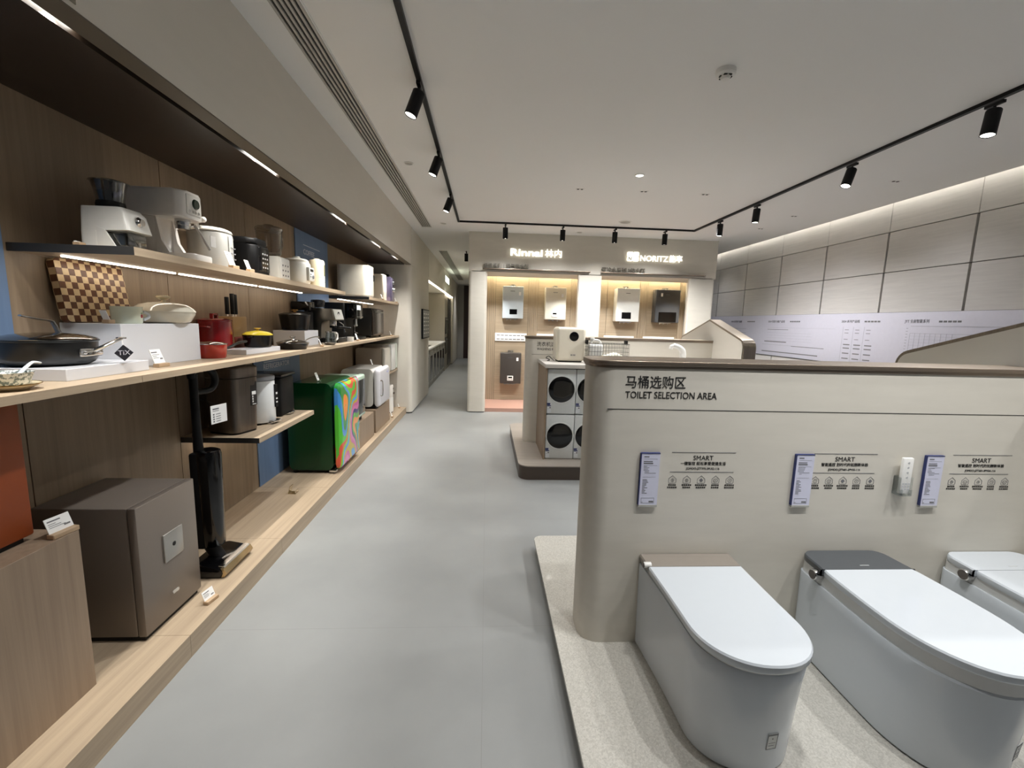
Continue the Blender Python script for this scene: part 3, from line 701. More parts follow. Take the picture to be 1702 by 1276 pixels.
# ---- decals and price boards above the toilets
Y1 = 1.778
def house(mb, cx, z0, w, h, th=.0011):
    """outline of a little house drawn with thin bars"""
    P = [(cx-w/2, z0+.004), (cx-w/2, z0+h*.58), (cx, z0+h), (cx+w/2, z0+h*.58), (cx+w/2, z0+.004), (cx+w/2-.003, z0), (cx-w/2+.003, z0)]
    for a, b in zip(P, P[1:]+P[:1]):
        d = Vector((b[0]-a[0], b[1]-a[1])); n = Vector((-d.y, d.x)).normalized()*th/2
        mb.prism([(a[0]+n.x, a[1]+n.y), (b[0]+n.x, b[1]+n.y), (b[0]-n.x, b[1]-n.y), (a[0]-n.x, a[1]-n.y)], 'Y', -.0012, 0)
def ring(mb, cx, cz, r, th=.0009, n=16, squash=1):
    for i in range(n):
        a, b = 2*PI*i/n, 2*PI*(i+1)/n
        mb.prism([(cx+(r+s)*math.cos(q)*squash, cz+(r+s)*math.sin(q)) for q, s in ((a, -th/2), (b, -th/2), (b, th/2), (a, th/2))], 'Y', -.0012, 0)
def decal(x0, x1, xt, xs, title, model, lab, glyphs):
    t = thing('wall_decal', lab, 'wall print', (0, Y1, 0))
    mm = MB().box(x0, x1, -.0012, 0, .9685, .9705).box(x0-.004, x1-.003, -.0012, 0, .8815, .8835); obj('rule_lines', mm, INKG, t)
    c = (x0+x1)/2
    lettering('SMART', .029, INK, (c-.002, -.0008, .9355), '-Y', t, name='heading', align='CENTER', depth=.0005)
    lettering(title, .0168, INK, (c, -.0008, .9145), '-Y', t, name='subheading', align='CENTER', depth=.0005, width=xs)
    lettering(model, .0135, INK, (c, -.0008, .8935), '-Y', t, name='model_line', align='CENTER', depth=.0005, width=.148)
    for k in range(5):
        cx = xt+k*.0638; mm = MB(); house(mm, cx, .832, .033, .034); g = glyphs[k]
        if g == 'drop': ring(mm, cx, .845, .0065); ring(mm, cx, .845, .003, squash=.5)
        elif g == 'dia': mm.prism([(cx-.009, .846), (cx, .855), (cx+.009, .846), (cx, .837)], 'Y', -.0012, 0); 
        elif g == 'cup': ring(mm, cx, .8445, .0075, squash=1.3); mm.box(cx-.004, cx+.004, -.0012, 0, .843, .844)
        else: ring(mm, cx, .8455, .008); mm.box(cx-.0015, cx+.0015, -.0012, 0, .844, .847)
        obj('house_icon', mm, INKG, t)
    for k in range(5):
        cx = xt+k*.0638; mm = MB()
        for z, n in ((.8205, 4+(k % 3)), (.8095, 4+((k+1) % 2))):
            for q in range(n):
                xx = cx+(q-(n-1)/2)*.0088; mm.box(xx-.0036, xx+.0036, -.001, 0, z, z+.0022).box(xx-.0036, xx+.0036, -.001, 0, z+.0044, z+.0062).box(xx-.0009, xx+.0012, -.001, 0, z, z+.0066)
        obj('caption', mm, INK, t)
decal(.802, 1.084, .8125, .2, '一键智控 轻松享受便捷生活', 'JOMOO-JZT370-3PUS2-116', 'black printed panel over the toilet with the taupe rear cover', ['drop', 'drop', 'dia', 'cup', 'o'])
decal(1.437, 1.729, 1.4565, .215, '智能遥控 划时代的如厕新体验', 'JOMOO-JZT681-3PV55-116', 'black printed panel over the dark-backed toilet', ['o', 'cup', 'dia', 'o', 'dia'])
decal(2.084, 2.365, 2.0975, .22, '智能遥控 划时代的如厕新体验', 'JOMOO-JZT601-3PV5A-116', 'black printed panel over the all-white toilet', ['drop', 'cup', 'drop', 'o', 'cup'])
def price_board(x, lab):
    t = thing('price_board', lab, 'price board', (x, Y1, .737), group='lavender price boards on the wall')
    obj('board', MB().box(0, .081, -.011, 0, 0, .23), plain('lavender_sheet', '#cfd0e2', .4), t)
    obj('blue_edge', MB().box(-.0025, .0008, -.0125, 0, .001, .23), NAVY, t)
    obj('top_band', MB().box(0, .081, -.0125, 0, .2285, .2315), NAVY, t)
    obj('bottom_lip', MB().box(0, .081, -.013, 0, -.008, .0006), plain('lip_grey', '#a7a69f', .5), t)
    mm = MB(); f = -.0115; rr = random.Random(int(x*100))
    mm.box(.012, .034, f, f+.001, .212, .217).box(.011, .05, f, f+.001, .192, .196).box(.011, .052, f, f+.001, .183, .1885)
    for k in range(6): mm.box(.012+(.006 if k > 3 else 0), .024+.05*rr.random()*(.6 if k < 4 else 1), f, f+.001, .172-k*.006, .1735-k*.006)
    for k in range(11): mm.box(.011, .02+.018*rr.random(), f, f+.001, .112-k*.006, .1145-k*.006)
    mm.box(.044, .064, f, f+.001, .012, .019).box(.012, .018, f, f+.001, .012, .014)
    obj('print', mm, INKG, t)
    mm = MB().box(.012, .07, f, f+.001, .2045, .2055).box(.012, .07, f, f+.001, .176, .1765).box(.011, .066, f, f+.001, .125, .1255)
    for a in ((.010, .067, .031, .032), (.010, .067, .008, .009)): mm.box(a[0], a[1], f, f+.001, a[2], a[3])
    mm.box(.010, .011, f, f+.001, .008, .032).box(.066, .067, f, f+.001, .008, .032)
    obj('rule_lines', mm, INKG, t)
price_board(.666, 'lavender price board over the taupe-backed toilet')
price_board(1.352, 'lavender price board over the dark-backed toilet')
price_board(1.952, 'lavender price board beside the white remote control')
t = thing('remote_control', 'white remote control standing in its wall holder', 'remote control', (1.848, Y1-.020, .80))
obj('body', MB().box(-.024, .024, -.012, .004, .0, .163, .005, 2), WPLAS, t)
mm = MB()
for k in range(3):
    for q in range(3): mm.box(-.017+q*.013, -.009+q*.013, -.0128, -.0115, .018+k*.012, .026+k*.012)
for k in range(4): mm.cyl((0, -.0128, .075+k*.022), .0045, .001, 'Y', seg=12)
obj('buttons', mm, plain('button_grey2', '#bcbdbf', .5), t)
t = thing('remote_holder', 'clear plastic wall holder gripping the white remote', 'holder', (1.848, Y1-.001, .80))
obj('cradle', MB().box(-.029, -.026, -.034, 0, -.005, .075).box(.026, .029, -.034, 0, -.005, .075).box(-.029, .029, -.037, 0, -.008, -.005).box(-.029, .029, -.002, 0, -.005, .075).box(-.029, -.014, -.037, -.034, -.005, .02).box(.014, .029, -.037, -.034, -.005, .02), glass('holder_clear', '#f4f6f6', .1, .3), t)
# ---------------------------------------------------------------- toilets
def dring(hw, hb, yb, ys, yf, z, ex=2.15, rb=.0, n=26, ns=6):
    """closed D-shaped ring: rounded front, straight sides, flat back"""
    pts = []
    if rb:
        for i in range(5):
            a = PI/2*i/4; pts.append((-hb+rb-rb*math.sin(a), yb-rb+rb*math.cos(a)))
    else: pts += [(-hb, yb)]*1+[(-hb, yb-.002-.0005*k) for k in range(4)]
    y0 = pts[-1][1]
    for i in range(1, ns+1):
        u = i/ns; pts.append((-(hb+(hw-hb)*math.sin(u*PI/2)), y0+(ys-y0)*u))
    for i in range(1, n):
        a = PI*i/n; c, s_ = math.cos(a), math.sin(a)
        pts.append((-hw*abs(c)**(2/ex)*(1 if c > 0 else -1), ys+(yf-ys)*abs(s_)**(2/ex)))
    half = pts[:5+ns]
    pts += [(-x, y) for x, y in half[::-1]]
    return [(x, y, z) for x, y in pts]
def toilet(cx, kind, lab):
    t = thing('toilet', lab, 'toilet', (cx, 1.775, PT), group='floor-standing toilets')
    D = dict(
        a=dict(hw=.196, hb=.203, ys=-.445, yf=-.645, zs=.427, back=plain('taupe_gloss_cover', '#8d857c', .12, coat=.5), rb=0),
        b=dict(hw=.210, hb=.19, ys=-.43, yf=-.72, zs=.44, back=plain('slate_cover', '#4d5155', .3), rb=.05),
        c=dict(hw=.212, hb=.19, ys=-.40, yf=-.70, zs=.432, back=CERAM, rb=.05))[kind]
    hw, hb, ys, yf, zt, rb = D['hw'], D['hb'], D['ys'], D['yf'], D['zs'], D['rb']
    zr = .385 if kind == 'a' else .36
    R = []
    for u, ins, dw in ((.008, .05, .02), (.05, .048, .018), (.14, .042, .014), (.24, .032, .01), (.32, .022, .007), (zr-.008, .014, .004), (zr, .018, .008)):
        R.append(dring(hw-dw, hb-dw*(.35 if kind == 'a' else .3), 0, ys+ins*.3, yf+ins, u, 2.15, rb*.6))
    obj('bowl', MB().loft(R), CERAM, t)
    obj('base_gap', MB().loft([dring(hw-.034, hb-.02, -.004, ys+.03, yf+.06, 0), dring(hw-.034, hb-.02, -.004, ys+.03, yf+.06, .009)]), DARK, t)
    i0 = .010
    obj('seat_ring', MB().loft([dring(hw-i0-.004, hb-i0, -.002, ys, yf+i0+.006, zr, 2.15, rb*.6), dring(hw-i0, hb-i0, -.002, ys, yf+i0, zt-.032, 2.15, rb*.6)]), plain('seat_grey_white', '#d6d6d4', .25), t)
    seam = -.101 if kind == 'a' else -.153
    th = .028
    def clip(rg, lo, hi):   # keep the part of a ring between two y values
        return [(x, max(lo, min(hi, y)), z) for x, y, z in rg]
    full = lambda ins, z: dring(hw-ins, hb-ins, 0, ys, yf+ins, z, 2.15, rb)
    for nm_, lo, hi, mat in (('lid', -2, seam-.0015, CERAM), ('rear_cover', seam+.0015, 2, D['back'])):
        obj(nm_, MB().loft([clip(full(.004, zt-th-.002), lo, hi), clip(full(0, zt-th+.004), lo, hi), clip(full(0, zt-.006), lo, hi), clip(full(.0045, zt), lo, hi)]), mat, t)
    if kind != 'a': obj('maker_mark', MB().box(-.012, .028, seam+.028, seam+.032, zt-.0005, zt+.0006), plain('mark_pale', '#b9bcbd', .4), t)
    kz, ky, kr = {'a': (.425, -.085, .0125), 'b': (.402, -.125, .022), 'c': (.396, -.125, .024)}[kind]
    xk = {'a': -.199, 'b': -.205, 'c': -.205}[kind]
    k = obj('knob', MB().lathe([(.0005, -.0), (kr*.9, -.0), (kr, .003), (kr, .03)], (xk-.016, ky, kz), 24, 'X'), CHROME if kind != 'a' else WPLAS, t)
    obj('knob_face', MB().lathe([(.0005, -.001), (kr*.82, -.001), (kr*.82, .001)], (xk-.0165, ky, kz), 24, 'X'), plain('knob_dark', '#5a5450', .4), k)
    # rating sticker on the front of the bowl
    sx = {'a': .036, 'b': .082, 'c': .07}[kind]; hb2 = hw-.0145; y0_, y1_ = ys+.013, yf+.0435
    sy = y0_+(y1_-y0_)*(1-(sx/hb2)**2.15)**(1/2.15)
    s = MB().box(-.018, .018, -.0006, .0006, -.03, .03)
    rot = Matrix.Rotation({'a': .13, 'b': .36, 'c': .3}[kind], 4, 'Z')@Matrix.Rotation(math.radians(5), 4, 'X')
    st = obj('rating_sticker', s, CARD if 0 else plain('sticker_grey', '#cfd1cf', .4), t, (sx, sy-.0015, .125)); st.rotation_euler = rot.to_euler()
    mm = MB().box(-.018, .018, -.0012, -.0006, .0235, .03).box(-.018, -.0165, -.0012, -.0006, -.03, .03).box(.0165, .018, -.0012, -.0006, -.03, .03).box(-.018, .018, -.0012, -.0006, -.03, -.0285)
    mm.box(-.002, .002, -.0012, -.0006, .009, .013).box(-.012, .012, -.0012, -.0006, -.006, -.005).box(-.012, .008, -.0012, -.0006, -.016, -.015)
    obj('sticker_print', mm, INKG, st)
    return t
toilet(.894, 'a', 'white toilet with taupe rear cover, nearest the aisle')
toilet(1.612, 'b', 'white toilet with dark slate rear cover, in the middle')
toilet(2.292, 'c', 'all-white toilet cut off by the picture edge, beyond the dark-backed one')
# ---------------------------------------------------------------- washing machines
t = thing('appliance_cabinet', 'oak framed cabinet with white top holding stacked washing machines', 'cabinet', (0, 0, 0))
obj('side_panel', MB().box(.59, .607, 4.262, 4.895, .14, 1.064), WOODZ, t)
obj('carcass', MB().box(.607, 2.55, 4.60, 4.895, .14, 1.064), DARK, t)
obj('countertop', MB().box(.583, 2.56, 4.25, 4.897, 1.066, 1.105, .002), grain('pale_marble_top', '#c9c4be', '#d8d3cd', 'X', .3, 14, 3), t)
def washer(i, lev, lab):
    x, z = .612+i*.29, (.145, .607)[lev]
    t = thing('washing_machine', lab, 'washing machine', (x+.143, 4.28, z), group='stacked front-loading machines')
    h = .45 if lev == 0 else .448
    obj('body', MB().box(-.142, .142, 0, .31, 0, h, .005), plain('machine_white', '#d4d8d8', .3), t)
    cz = .235 if lev == 0 else .245
    obj('door_ring', MB().lathe([(.131, 0), (.134, -.006), (.142, -.004), (.145, .002)], (0, 0, cz), 48, 'Y'), plain('ring_white', '#d9dbda', .25), t)
    obj('door_glass', MB().lathe([(.0005, -.012), (.07, -.011), (.115, -.007), (.132, .001)], (0, 0, cz), 48, 'Y'), GLOSSB, t)
    l = obj('energy_label', MB().box(-.14, -.098, -.0012, .0005, .012, .11), plain('label_blue_white', '#d6dade', .5), t)
    obj('label_band', MB().box(-.14, -.108, -.002, -.001, .088, .11).box(-.138, -.1, -.002, -.001, .076, .086), NAVY, l)
    obj('label_print', MB().box(-.13, -.125, -.002, -.001, .05, .056).box(-.115, -.102, -.002, -.001, .055, .068), INKG, l)
washer(0, 0, 'lower round-door washing machine at the aisle end of the oak cabinet'); washer(0, 1, 'upper round-door washing machine at the aisle end of the oak cabinet')
washer(1, 0, 'lower round-door machine half hidden by the toilet partition'); washer(1, 1, 'upper round-door machine half hidden by the toilet partition')
for lev in (0, 1): pass
t = thing('countertop_washer', 'small ivory mini washer with round black window on the white countertop', 'washing machine', (.877, 4.66, 1.105))
obj('body', MB().box(-.152, .152, -.14, .14, .012, .362, .035, 5), IVORY, t)
obj('window', MB().lathe([(.0005, -.145), (.045, -.144), (.050, -.1385)], (.028, 0, .268), 36, 'Y'), GLOSSB, t)
obj('base', MB().box(-.12, .12, -.115, .115, 0, .014), DARK, t)
obj('maker_mark', MB().box(.0, .012, -.142, -.139, .068, .084).box(.02, .03, -.142, -.139, .068, .084).box(.036, .046, -.142, -.139, .068, .084), INKG, t)
tag(obj('power_cord', MB().tube([(-.23, 0, .004), (-.2, .03, .012), (-.235, .06, .03), (-.2, .09, .045), (-.17, .08, .02), (-.15, .06, .004)], .004), BLACKM, loc=(.877, 4.62, 1.105)), 'coiled dark power cord beside the ivory mini washer', 'cord')
# wire basket with a bottle and cloths
t = thing('wire_basket', 'grey wire basket on the countertop behind the toilet partition', 'basket', (1.24, 4.5, 1.105))
mm = MB(); bx, by, bh = .205, .12, .225
for z in (.005, .045, .085, .125, .165, .205):
    mm.tube([(-bx, -by, z), (bx, -by, z), (bx, by, z), (-bx, by, z)], .0022 if z < .2 else .004, 6, closed=True)
for k in range(15):
    x = -bx+2*bx*k/14
    for y in (-by, by): mm.tube([(x, y, .005), (x, y, .205)], .0018, 5)
for k in range(9):
    y = -by+2*by*k/8
    for x in (-bx, bx): mm.tube([(x, y, .005), (x, y, .205)], .0018, 5)
for k in range(13):
    x = -bx+2*bx*k/12; mm.tube([(x, -by, .006), (x, by, .006)], .0018, 5)
obj('wire_mesh', mm, plain('wire_grey', '#6e6d68', .35, .8), t)
for s in (-1, 1): obj('handle', MB().box(s*bx-.006, s*bx+.006, -.05, .05, .195, .24, .004), BLACKM, t)
t = thing('laundry_bottle', 'white capped laundry bottle standing in the wire basket', 'bottle', (1.12, 4.47, 1.112))
obj('body', MB().box(-.07, .07, -.045, .045, 0, .19, .02, 3), WPLAS, t)
obj('grip', MB().tube([(-.04, 0, .18), (-.04, 0, .225), (.035, 0, .225), (.06, 0, .17)], .012, 10), WPLAS, t)
obj('cap', MB().cyl((-.035, 0, .225), .022, .03, seg=18, bev=.004), WPLAS, t)
ck = MB(); nx, ny = 14, 8; vs = []
ft = random.Random(5)
for i in range(nx+1):
    for j in range(ny+1):
        x = -.12+.24*i/nx; y = -.09+.18*j/ny
        vs.append(ck.bm.verts.new((x, y, .055+.03*math.sin(x*22+1)*math.cos(y*18)+.02*math.cos(x*11)+.006*ft.random())))
for i in range(nx):
    for j in range(ny): ck.bm.faces.new((vs[i*(ny+1)+j], vs[(i+1)*(ny+1)+j], vs[(i+1)*(ny+1)+j+1], vs[i*(ny+1)+j+1]))
o = obj('folded_cloth', ck, plain('pale_cloth', '#d9d8c6', .9), loc=(1.31, 4.5, 1.115), angle=180)
md = o.modifiers.new('thick', 'SOLIDIFY'); md.thickness = .012
tag(o, 'crumpled pale cloth lying in the wire basket', 'cloth')
t = thing('faucet', 'white elbow spout standing by the washing wall', 'faucet', (2.06, 4.5, 1.105))
obj('column', MB().cyl((0, 0, 0), .032, .12, seg=24, bev=.004), WPLAS, t)
obj('elbow', MB().tube([(0, 0, .11), (-.01, 0, .15), (-.05, 0, .185), (-.11, 0, .205)], [.032, .032, .026, .022], 14), WPLAS, t)
obj('nozzle', MB().tube([(-.105, 0, .20), (-.13, 0, .19), (-.135, 0, .165)], .02, 12), WPLAS, t)
# ================================================================ goods on the display (front faces +X)
OAKH = plain('oak_holder', '#b49a7c', .5)
def price_card(loc, lab, w=.07, h=.058, rz=0, grp='price cards in oak holders', clear=False):
    t = thing('price_card', lab, 'price card', loc, rz, grp)
    obj('holder', MB().box(-.014, .014, -w*.5, w*.5, 0, .017, .002, 1), OAKH if not clear else glass('holder_clear2', '#ffffff', .1, .35), t)
    R = Matrix.Rotation(math.radians(-20), 4, 'Y')
    b = MB().box(-.0012, .0012, -w*.46, w*.46, .010, h)
    for v in b.bm.verts: v.co = R@v.co
    obj('card', b, CARD, t)
    b = MB(); rr = random.Random(int((loc[0]+loc[1])*1000))
    b.box(.001, .0018, -w*.38, w*.1, h*.80, h*.86)
    for k in range(3): b.box(.001, .0018, -w*.38, -w*.38+w*(.25+.35*rr.random()), h*(.68-.09*k), h*(.705-.09*k))
    b.box(.001, .0018, w*.15, w*.38, h*.42, h*.5)
    for v in b.bm.verts: v.co = R@v.co
    obj('print', b, INKG, t)
    return t
def plinth(x0, x1, y0, y1, z0, z1, lab):
    return tag(obj('display_plinth', MB().box(x0, x1, y0, y1, z0, z1, .0015, 1), WHITE), lab, 'plinth', 'white acrylic plinths')
plinth(-1.82, -1.478, 1.628, 2.012, 1.25, 1.293, 'low white plinth under the big black pan')
plinth(-1.835, -1.585, 2.015, 2.54, 1.25, 1.447, 'large white plinth under the checkered board and pale casserole')
plinth(-1.664, -1.512, 2.87, 3.33, 1.25, 1.282, 'low white plinth under the black pot with yellow lid')
plinth(-1.82, -1.555, 3.885, 4.19, 1.25, 1.38, 'middle-height white plinth under the black casserole')
# -- big black pan
def cook(name, lab, cat, loc, deg=0): return thing(name, lab, cat, loc, math.radians(deg))
t = cook('saute_pan', 'big black pan with domed steel lid and curved steel handles', 'pan', (-1.665, 1.775, 1.293))
obj('body', MB().lathe([(.001, .0), (.108, 0), (.128, .01), (.140, .03), (.142, .088), (.147, .092), (.146, .096), (.138, .094), (.135, .03), (.001, .012)], seg=56), plain('anodised_black', '#101112', .3), t)
obj('lid', MB().lathe([(.143, .094), (.1435, .099), (.136, .104), (.10, .114), (.05, .120), (.001, .121)], seg=56), plain('dark_steel_lid', '#8e8c8a', .12, 1), t)
obj('lid_handle', MB().tube([(.0, .05, .116), (.0, .042, .132), (0, .03, .155), (0, .018, .166), (0, -.03, .174), (0, -.09, .184)], [.012, .010, .009, .009, .009, .007], 12, flat=.55).box(-.014, .014, .025, .06, .112, .119, .003), CHROME, t)
sh = obj('side_handle', MB().tube([(.143, .03, .055), (.165, .045, .07), (.185, .075, .09), (.19, .10, .10)], [.012, .011, .010, .009], 12, flat=.7).box(.136, .146, -.035, .065, .033, .065, .006).cyl((.185, .105, .098), .017, .007, seg=24, bev=.002), CHROME, t)
obj('rivet', MB().ball((.147, -.018, .049), .007).ball((.147, .05, .049), .007), CHROME, sh)
t = thing('hang_tag', 'small black diamond tag lettered TiX hanging from the big pan', 'tag', (-1.465, 1.868, 1.335), math.radians(-25))
obj('card', MB().prism([(-.033, 0), (0, -.033), (.033, 0), (0, .033)], 'X', -.0008, .0008), plain('tag_black', '#16161f', .5), t)
lettering('TiX', .027, plain('tag_silver', '#c4c4cc', .4), (.0013, -.021, -.008), '+X', t, depth=.0004, width=.042)
obj('cord', MB().tube([(0, 0, .03), (-.004, 0, .045), (-.01, 0, .062)], .0012, 6), WPLAS, t)
# -- bowl with spoon on a plate
t = cook('saucer', 'gold-rimmed beige saucer under the floral bowl', 'plate', (-1.475, 1.435, 1.25))
obj('dish', MB().lathe([(.001, .0), (.04, 0), (.045, .004), (.072, .017), (.0735, .020), (.07, .019), (.04, .007), (.001, .006)], seg=48), plain('beige_glaze', '#cfc0a0', .2), t)
obj('gilt_rim', MB().lathe([(.072, .0175), (.0742, .0195), (.0742, .0212), (.072, .0205)], seg=48), plain('gilt', '#8a6a30', .3, .9), t)
tag(obj('bowl', MB().lathe([(.001, 0), (.03, 0), (.034, .006), (.046, .012), (.058, .046), (.060, .048), (.056, .046), (.043, .016), (.001, .01)], seg=44), floral(), loc=(-1.475, 1.435, 1.258)), 'grey-flowered white bowl standing on the saucer', 'bowl')
t = cook('soup_spoon', 'white ceramic spoon resting in the flowered bowl', 'spoon', (-1.475, 1.435, 1.275))
obj('handle', MB().tube([(0, .02, .005), (0, .045, .03), (0, .075, .052), (0, .09, .053), (0, .103, .05)], [.007, .007, .0065, .007, .006], 10, flat=.6), CERAM, t)
obj('scoop', MB().ball((0, 0, -.004), .022, sc=(.8, 1.2, .4)), CERAM, t)
price_card((-1.515, 1.425, 1.293) if 0 else (-1.60, 1.44, 1.25), 'plain white card by the flowered bowl at the near shelf end', .05, .09)
# -- checkered board
b = MB().prism(rrect(0, .345, 0, .268, .016), 'X', -.016, .016, .004)
b.mi = 0
o = obj('cutting_board', b, checker_wood(), loc=(-1.782, 1.985, 1.449)); o.rotation_euler = (0, math.radians(-8), 0)
tag(o, 'checkered two-tone wooden cutting board leaning on the wall', 'cutting board')
price_card((-1.66, 2.05, 1.447), 'card in an oak block at the foot of the checkered board', .04, .06, math.radians(75))
t = cook('mini_pot', 'small pale green pot with strawberry print and a stub handle', 'pot', (-1.65, 2.14, 1.447))
obj('body', MB().lathe([(.001, 0), (.052, 0), (.056, .006), (.058, .074), (.0595, .077), (.056, .076), (.053, .01), (.001, .008)], seg=40), plain('celadon', '#c9d0be', .2), t)
obj('handle', MB().tube([(.035, .05, .018), (.045, .068, .03), (.042, .07, .045), (.035, .052, .055)], .007, 10), CERAM, t)
obj('strawberry', MB().ball((.056, .012, .035), .009, sc=(.25, .8, 1)), plain('berry_red', '#8d2a2c', .4), t)
obj('berry_leaf', MB().ball((.056, .012, .048), .006, sc=(.25, 1.2, .4)), plain('leaf_green', '#5c7a45', .5), t)
t = cook('casserole', 'pale cream casserole with domed lid and flat knob', 'casserole', (-1.668, 2.405, 1.447))
CRG = plain('cream_enamel_pot', '#d6d2c3', .12, coat=.4)
obj('body', MB().lathe([(.001, 0), (.09, 0), (.11, .008), (.132, .045), (.134, .058), (.129, .056), (.1, .012), (.001, .008)], seg=56), CRG, t)
obj('lid', MB().lathe([(.136, .057), (.137, .061), (.127, .076), (.105, .094), (.06, .106), (.001, .109)], seg=56), CRG, t)
obj('knob', MB().lathe([(.012, .107), (.01, .118), (.022, .124), (.031, .131), (.030, .138), (.02, .1415), (.001, .142)], seg=28), plain('gilded_knob', '#d9cfb4', .15, .4), t)
price_card((-1.515, 2.14, 1.25), 'price card standing before the large white plinth', .072, .085)
# -- red pans
REDM = plain('red_enamel', '#b02a1c', .2, coat=.4); DRED = plain('deep_red_enamel', '#7d1217', .2, coat=.4)
t = cook('saucepan', 'small red saucepan with glass lid and long black handle', 'pan', (-1.585, 2.64, 1.25))
obj('body', MB().lathe([(.001, 0), (.066, 0), (.071, .006), (.079, .078), (.081, .08), (.076, .078), (.068, .01), (.001, .008)], seg=44), REDM, t)
l = obj('lid', MB().lathe([(.078, .080), (.06, .090), (.03, .096), (.001, .098)], seg=40), GLASS, t)
obj('lid_rim', MB().lathe([(.0745, .0785), (.081, .0785), (.081, .0835), (.0745, .0835)], seg=40), CHROME, l)
obj('handle', MB().tube([(.035, .078, .055), (.045, .10, .055), (.055, .14, .072), (.06, .19, .082), (.06, .255, .085)], [.011, .012, .011, .011, .010], 12, flat=.7), BLACK, t)
t = cook('stock_pot', 'tall dark red pot with side loops and a lid handle', 'pot', (-1.752, 2.965, 1.25))
obj('body', MB().lathe([(.001, 0), (.09, 0), (.096, .008), (.096, .205), (.099, .208), (.001, .208)], seg=48), DRED, t)
obj('lid', MB().lathe([(.098, .208), (.098, .214), (.07, .224), (.001, .226)], seg=44), DRED, t)
obj('lid_handle', MB().box(-.012, .012, -.03, .03, .243, .256, .005).box(-.01, .01, -.03, -.018, .222, .25).box(-.01, .01, .018, .03, .222, .25), DRED, t)
for s in (-1, 1): obj('loop_handle', MB().tube([(-.025, s*.094, .17), (-.015, s*.115, .172), (.015, s*.115, .172), (.025, s*.094, .17)], .007, 8), DRED, t)
# -- knife block
t = cook('knife_block', 'pale wooden knife block behind the red pots', 'knife block', (-1.765, 3.20, 1.25))
obj('block', MB().box(-.055, .055, -.1, .075, .1, .238, .006).box(-.05, .05, -.095, .085, 0, .11), plain('beech', '#9c7d50', .45), t)
obj('front_plate', MB().box(.05, .057, -.09, .08, .005, .10, .002), plain('red_brown_plate', '#6b2c20', .45), t)
def knife(y, w, h, lab):
    k = thing('kitchen_knife', lab, 'knife', (-1.757, y, 1.49), 0, 'knives in the block')
    obj('handle', MB().box(-.011, .011, -w/2, w/2, .012, h, .004), BLACKM, k)
    obj('blade', MB().box(-.001, .001, -w*.38, w*.38, -.1, .014), CHROME, k)
knife(3.125, .022, .128, 'single black-handled knife, standing apart in the block')
knife(3.19, .026, .154, 'black-handled knife, middle one in the block'); knife(3.222, .026, .15, 'black-handled knife, farthest one in the block')
# -- black pots and frying pan
GBLK = plain('black_enamel', '#0b0b0c', .25, spec=.35)
t = cook('pot', 'black pot with a yellow domed lid on the low white plinth', 'pot', (-1.588, 3.17, 1.282))
obj('body', MB().lathe([(.001, 0), (.075, 0), (.082, .006), (.094, .08), (.097, .083), (.001, .083)], seg=48), GBLK, t)
obj('ear', MB().box(-.02, .02, -.112, -.086, .068, .078, .004).box(-.02, .02, .086, .112, .068, .078, .004), GBLK, t)
obj('lid', MB().lathe([(.095, .084), (.094, .089), (.073, .103), (.03, .112), (.016, .114), (.001, .115)], seg=48), plain('mustard_enamel', '#d8c23c', .2), t)
obj('knob', MB().lathe([(.010, .113), (.011, .123), (.022, .126), (.022, .132), (.001, .133)], seg=24), plain('ochre_knob', '#c9a94a', .3), t)
t = cook('casserole', 'tall black casserole with golden knob on the middle-height plinth', 'casserole', (-1.68, 4.0, 1.38))
obj('body', MB().lathe([(.001, 0), (.10, 0), (.107, .006), (.126, .128), (.129, .132), (.001, .132)], seg=48), GBLK, t)
obj('lid', MB().lathe([(.129, .133), (.126, .138), (.085, .150), (.001, .156)], seg=48), GBLK, t)
obj('knob', MB().lathe([(.03, .153), (.012, .16), (.011, .168), (.027, .172), (.027, .178), (.001, .18)], seg=24), plain('gold_knob', '#b38a4e', .25, .8), t)
t = cook('frying_pan', 'black frying pan with glass lid and slim steel handle', 'pan', (-1.488, 3.49, 1.25))
obj('body', MB().lathe([(.001, 0), (.088, 0), (.096, .006), (.113, .046), (.116, .049), (.11, .047), (.09, .009), (.001, .007)], seg=52), GBLK, t)
l = obj('lid', MB().lathe([(.11, .049), (.095, .058), (.06, .068), (.02, .073), (.001, .0735)], seg=48), GLASS, t)
obj('lid_rim', MB().lathe([(.108, .048), (.1155, .048), (.1155, .053), (.108, .053)], seg=48), CHROME, l)
obj('lid_knob', MB().lathe([(.014, .073), (.009, .083), (.02, .09), (.021, .097), (.001, .099)], seg=24), CHROME, l)
obj('handle', MB().tube([(.02, .112, .04), (.03, .15, .055), (.04, .22, .075), (.045, .33, .085), (.045, .40, .08)], [.007, .0065, .007, .008, .008], 10, flat=.6), STEEL, t)
price_card((-1.405, 3.86, 1.25), 'price card beside the frying pan handle', .05, .07, math.radians(15))
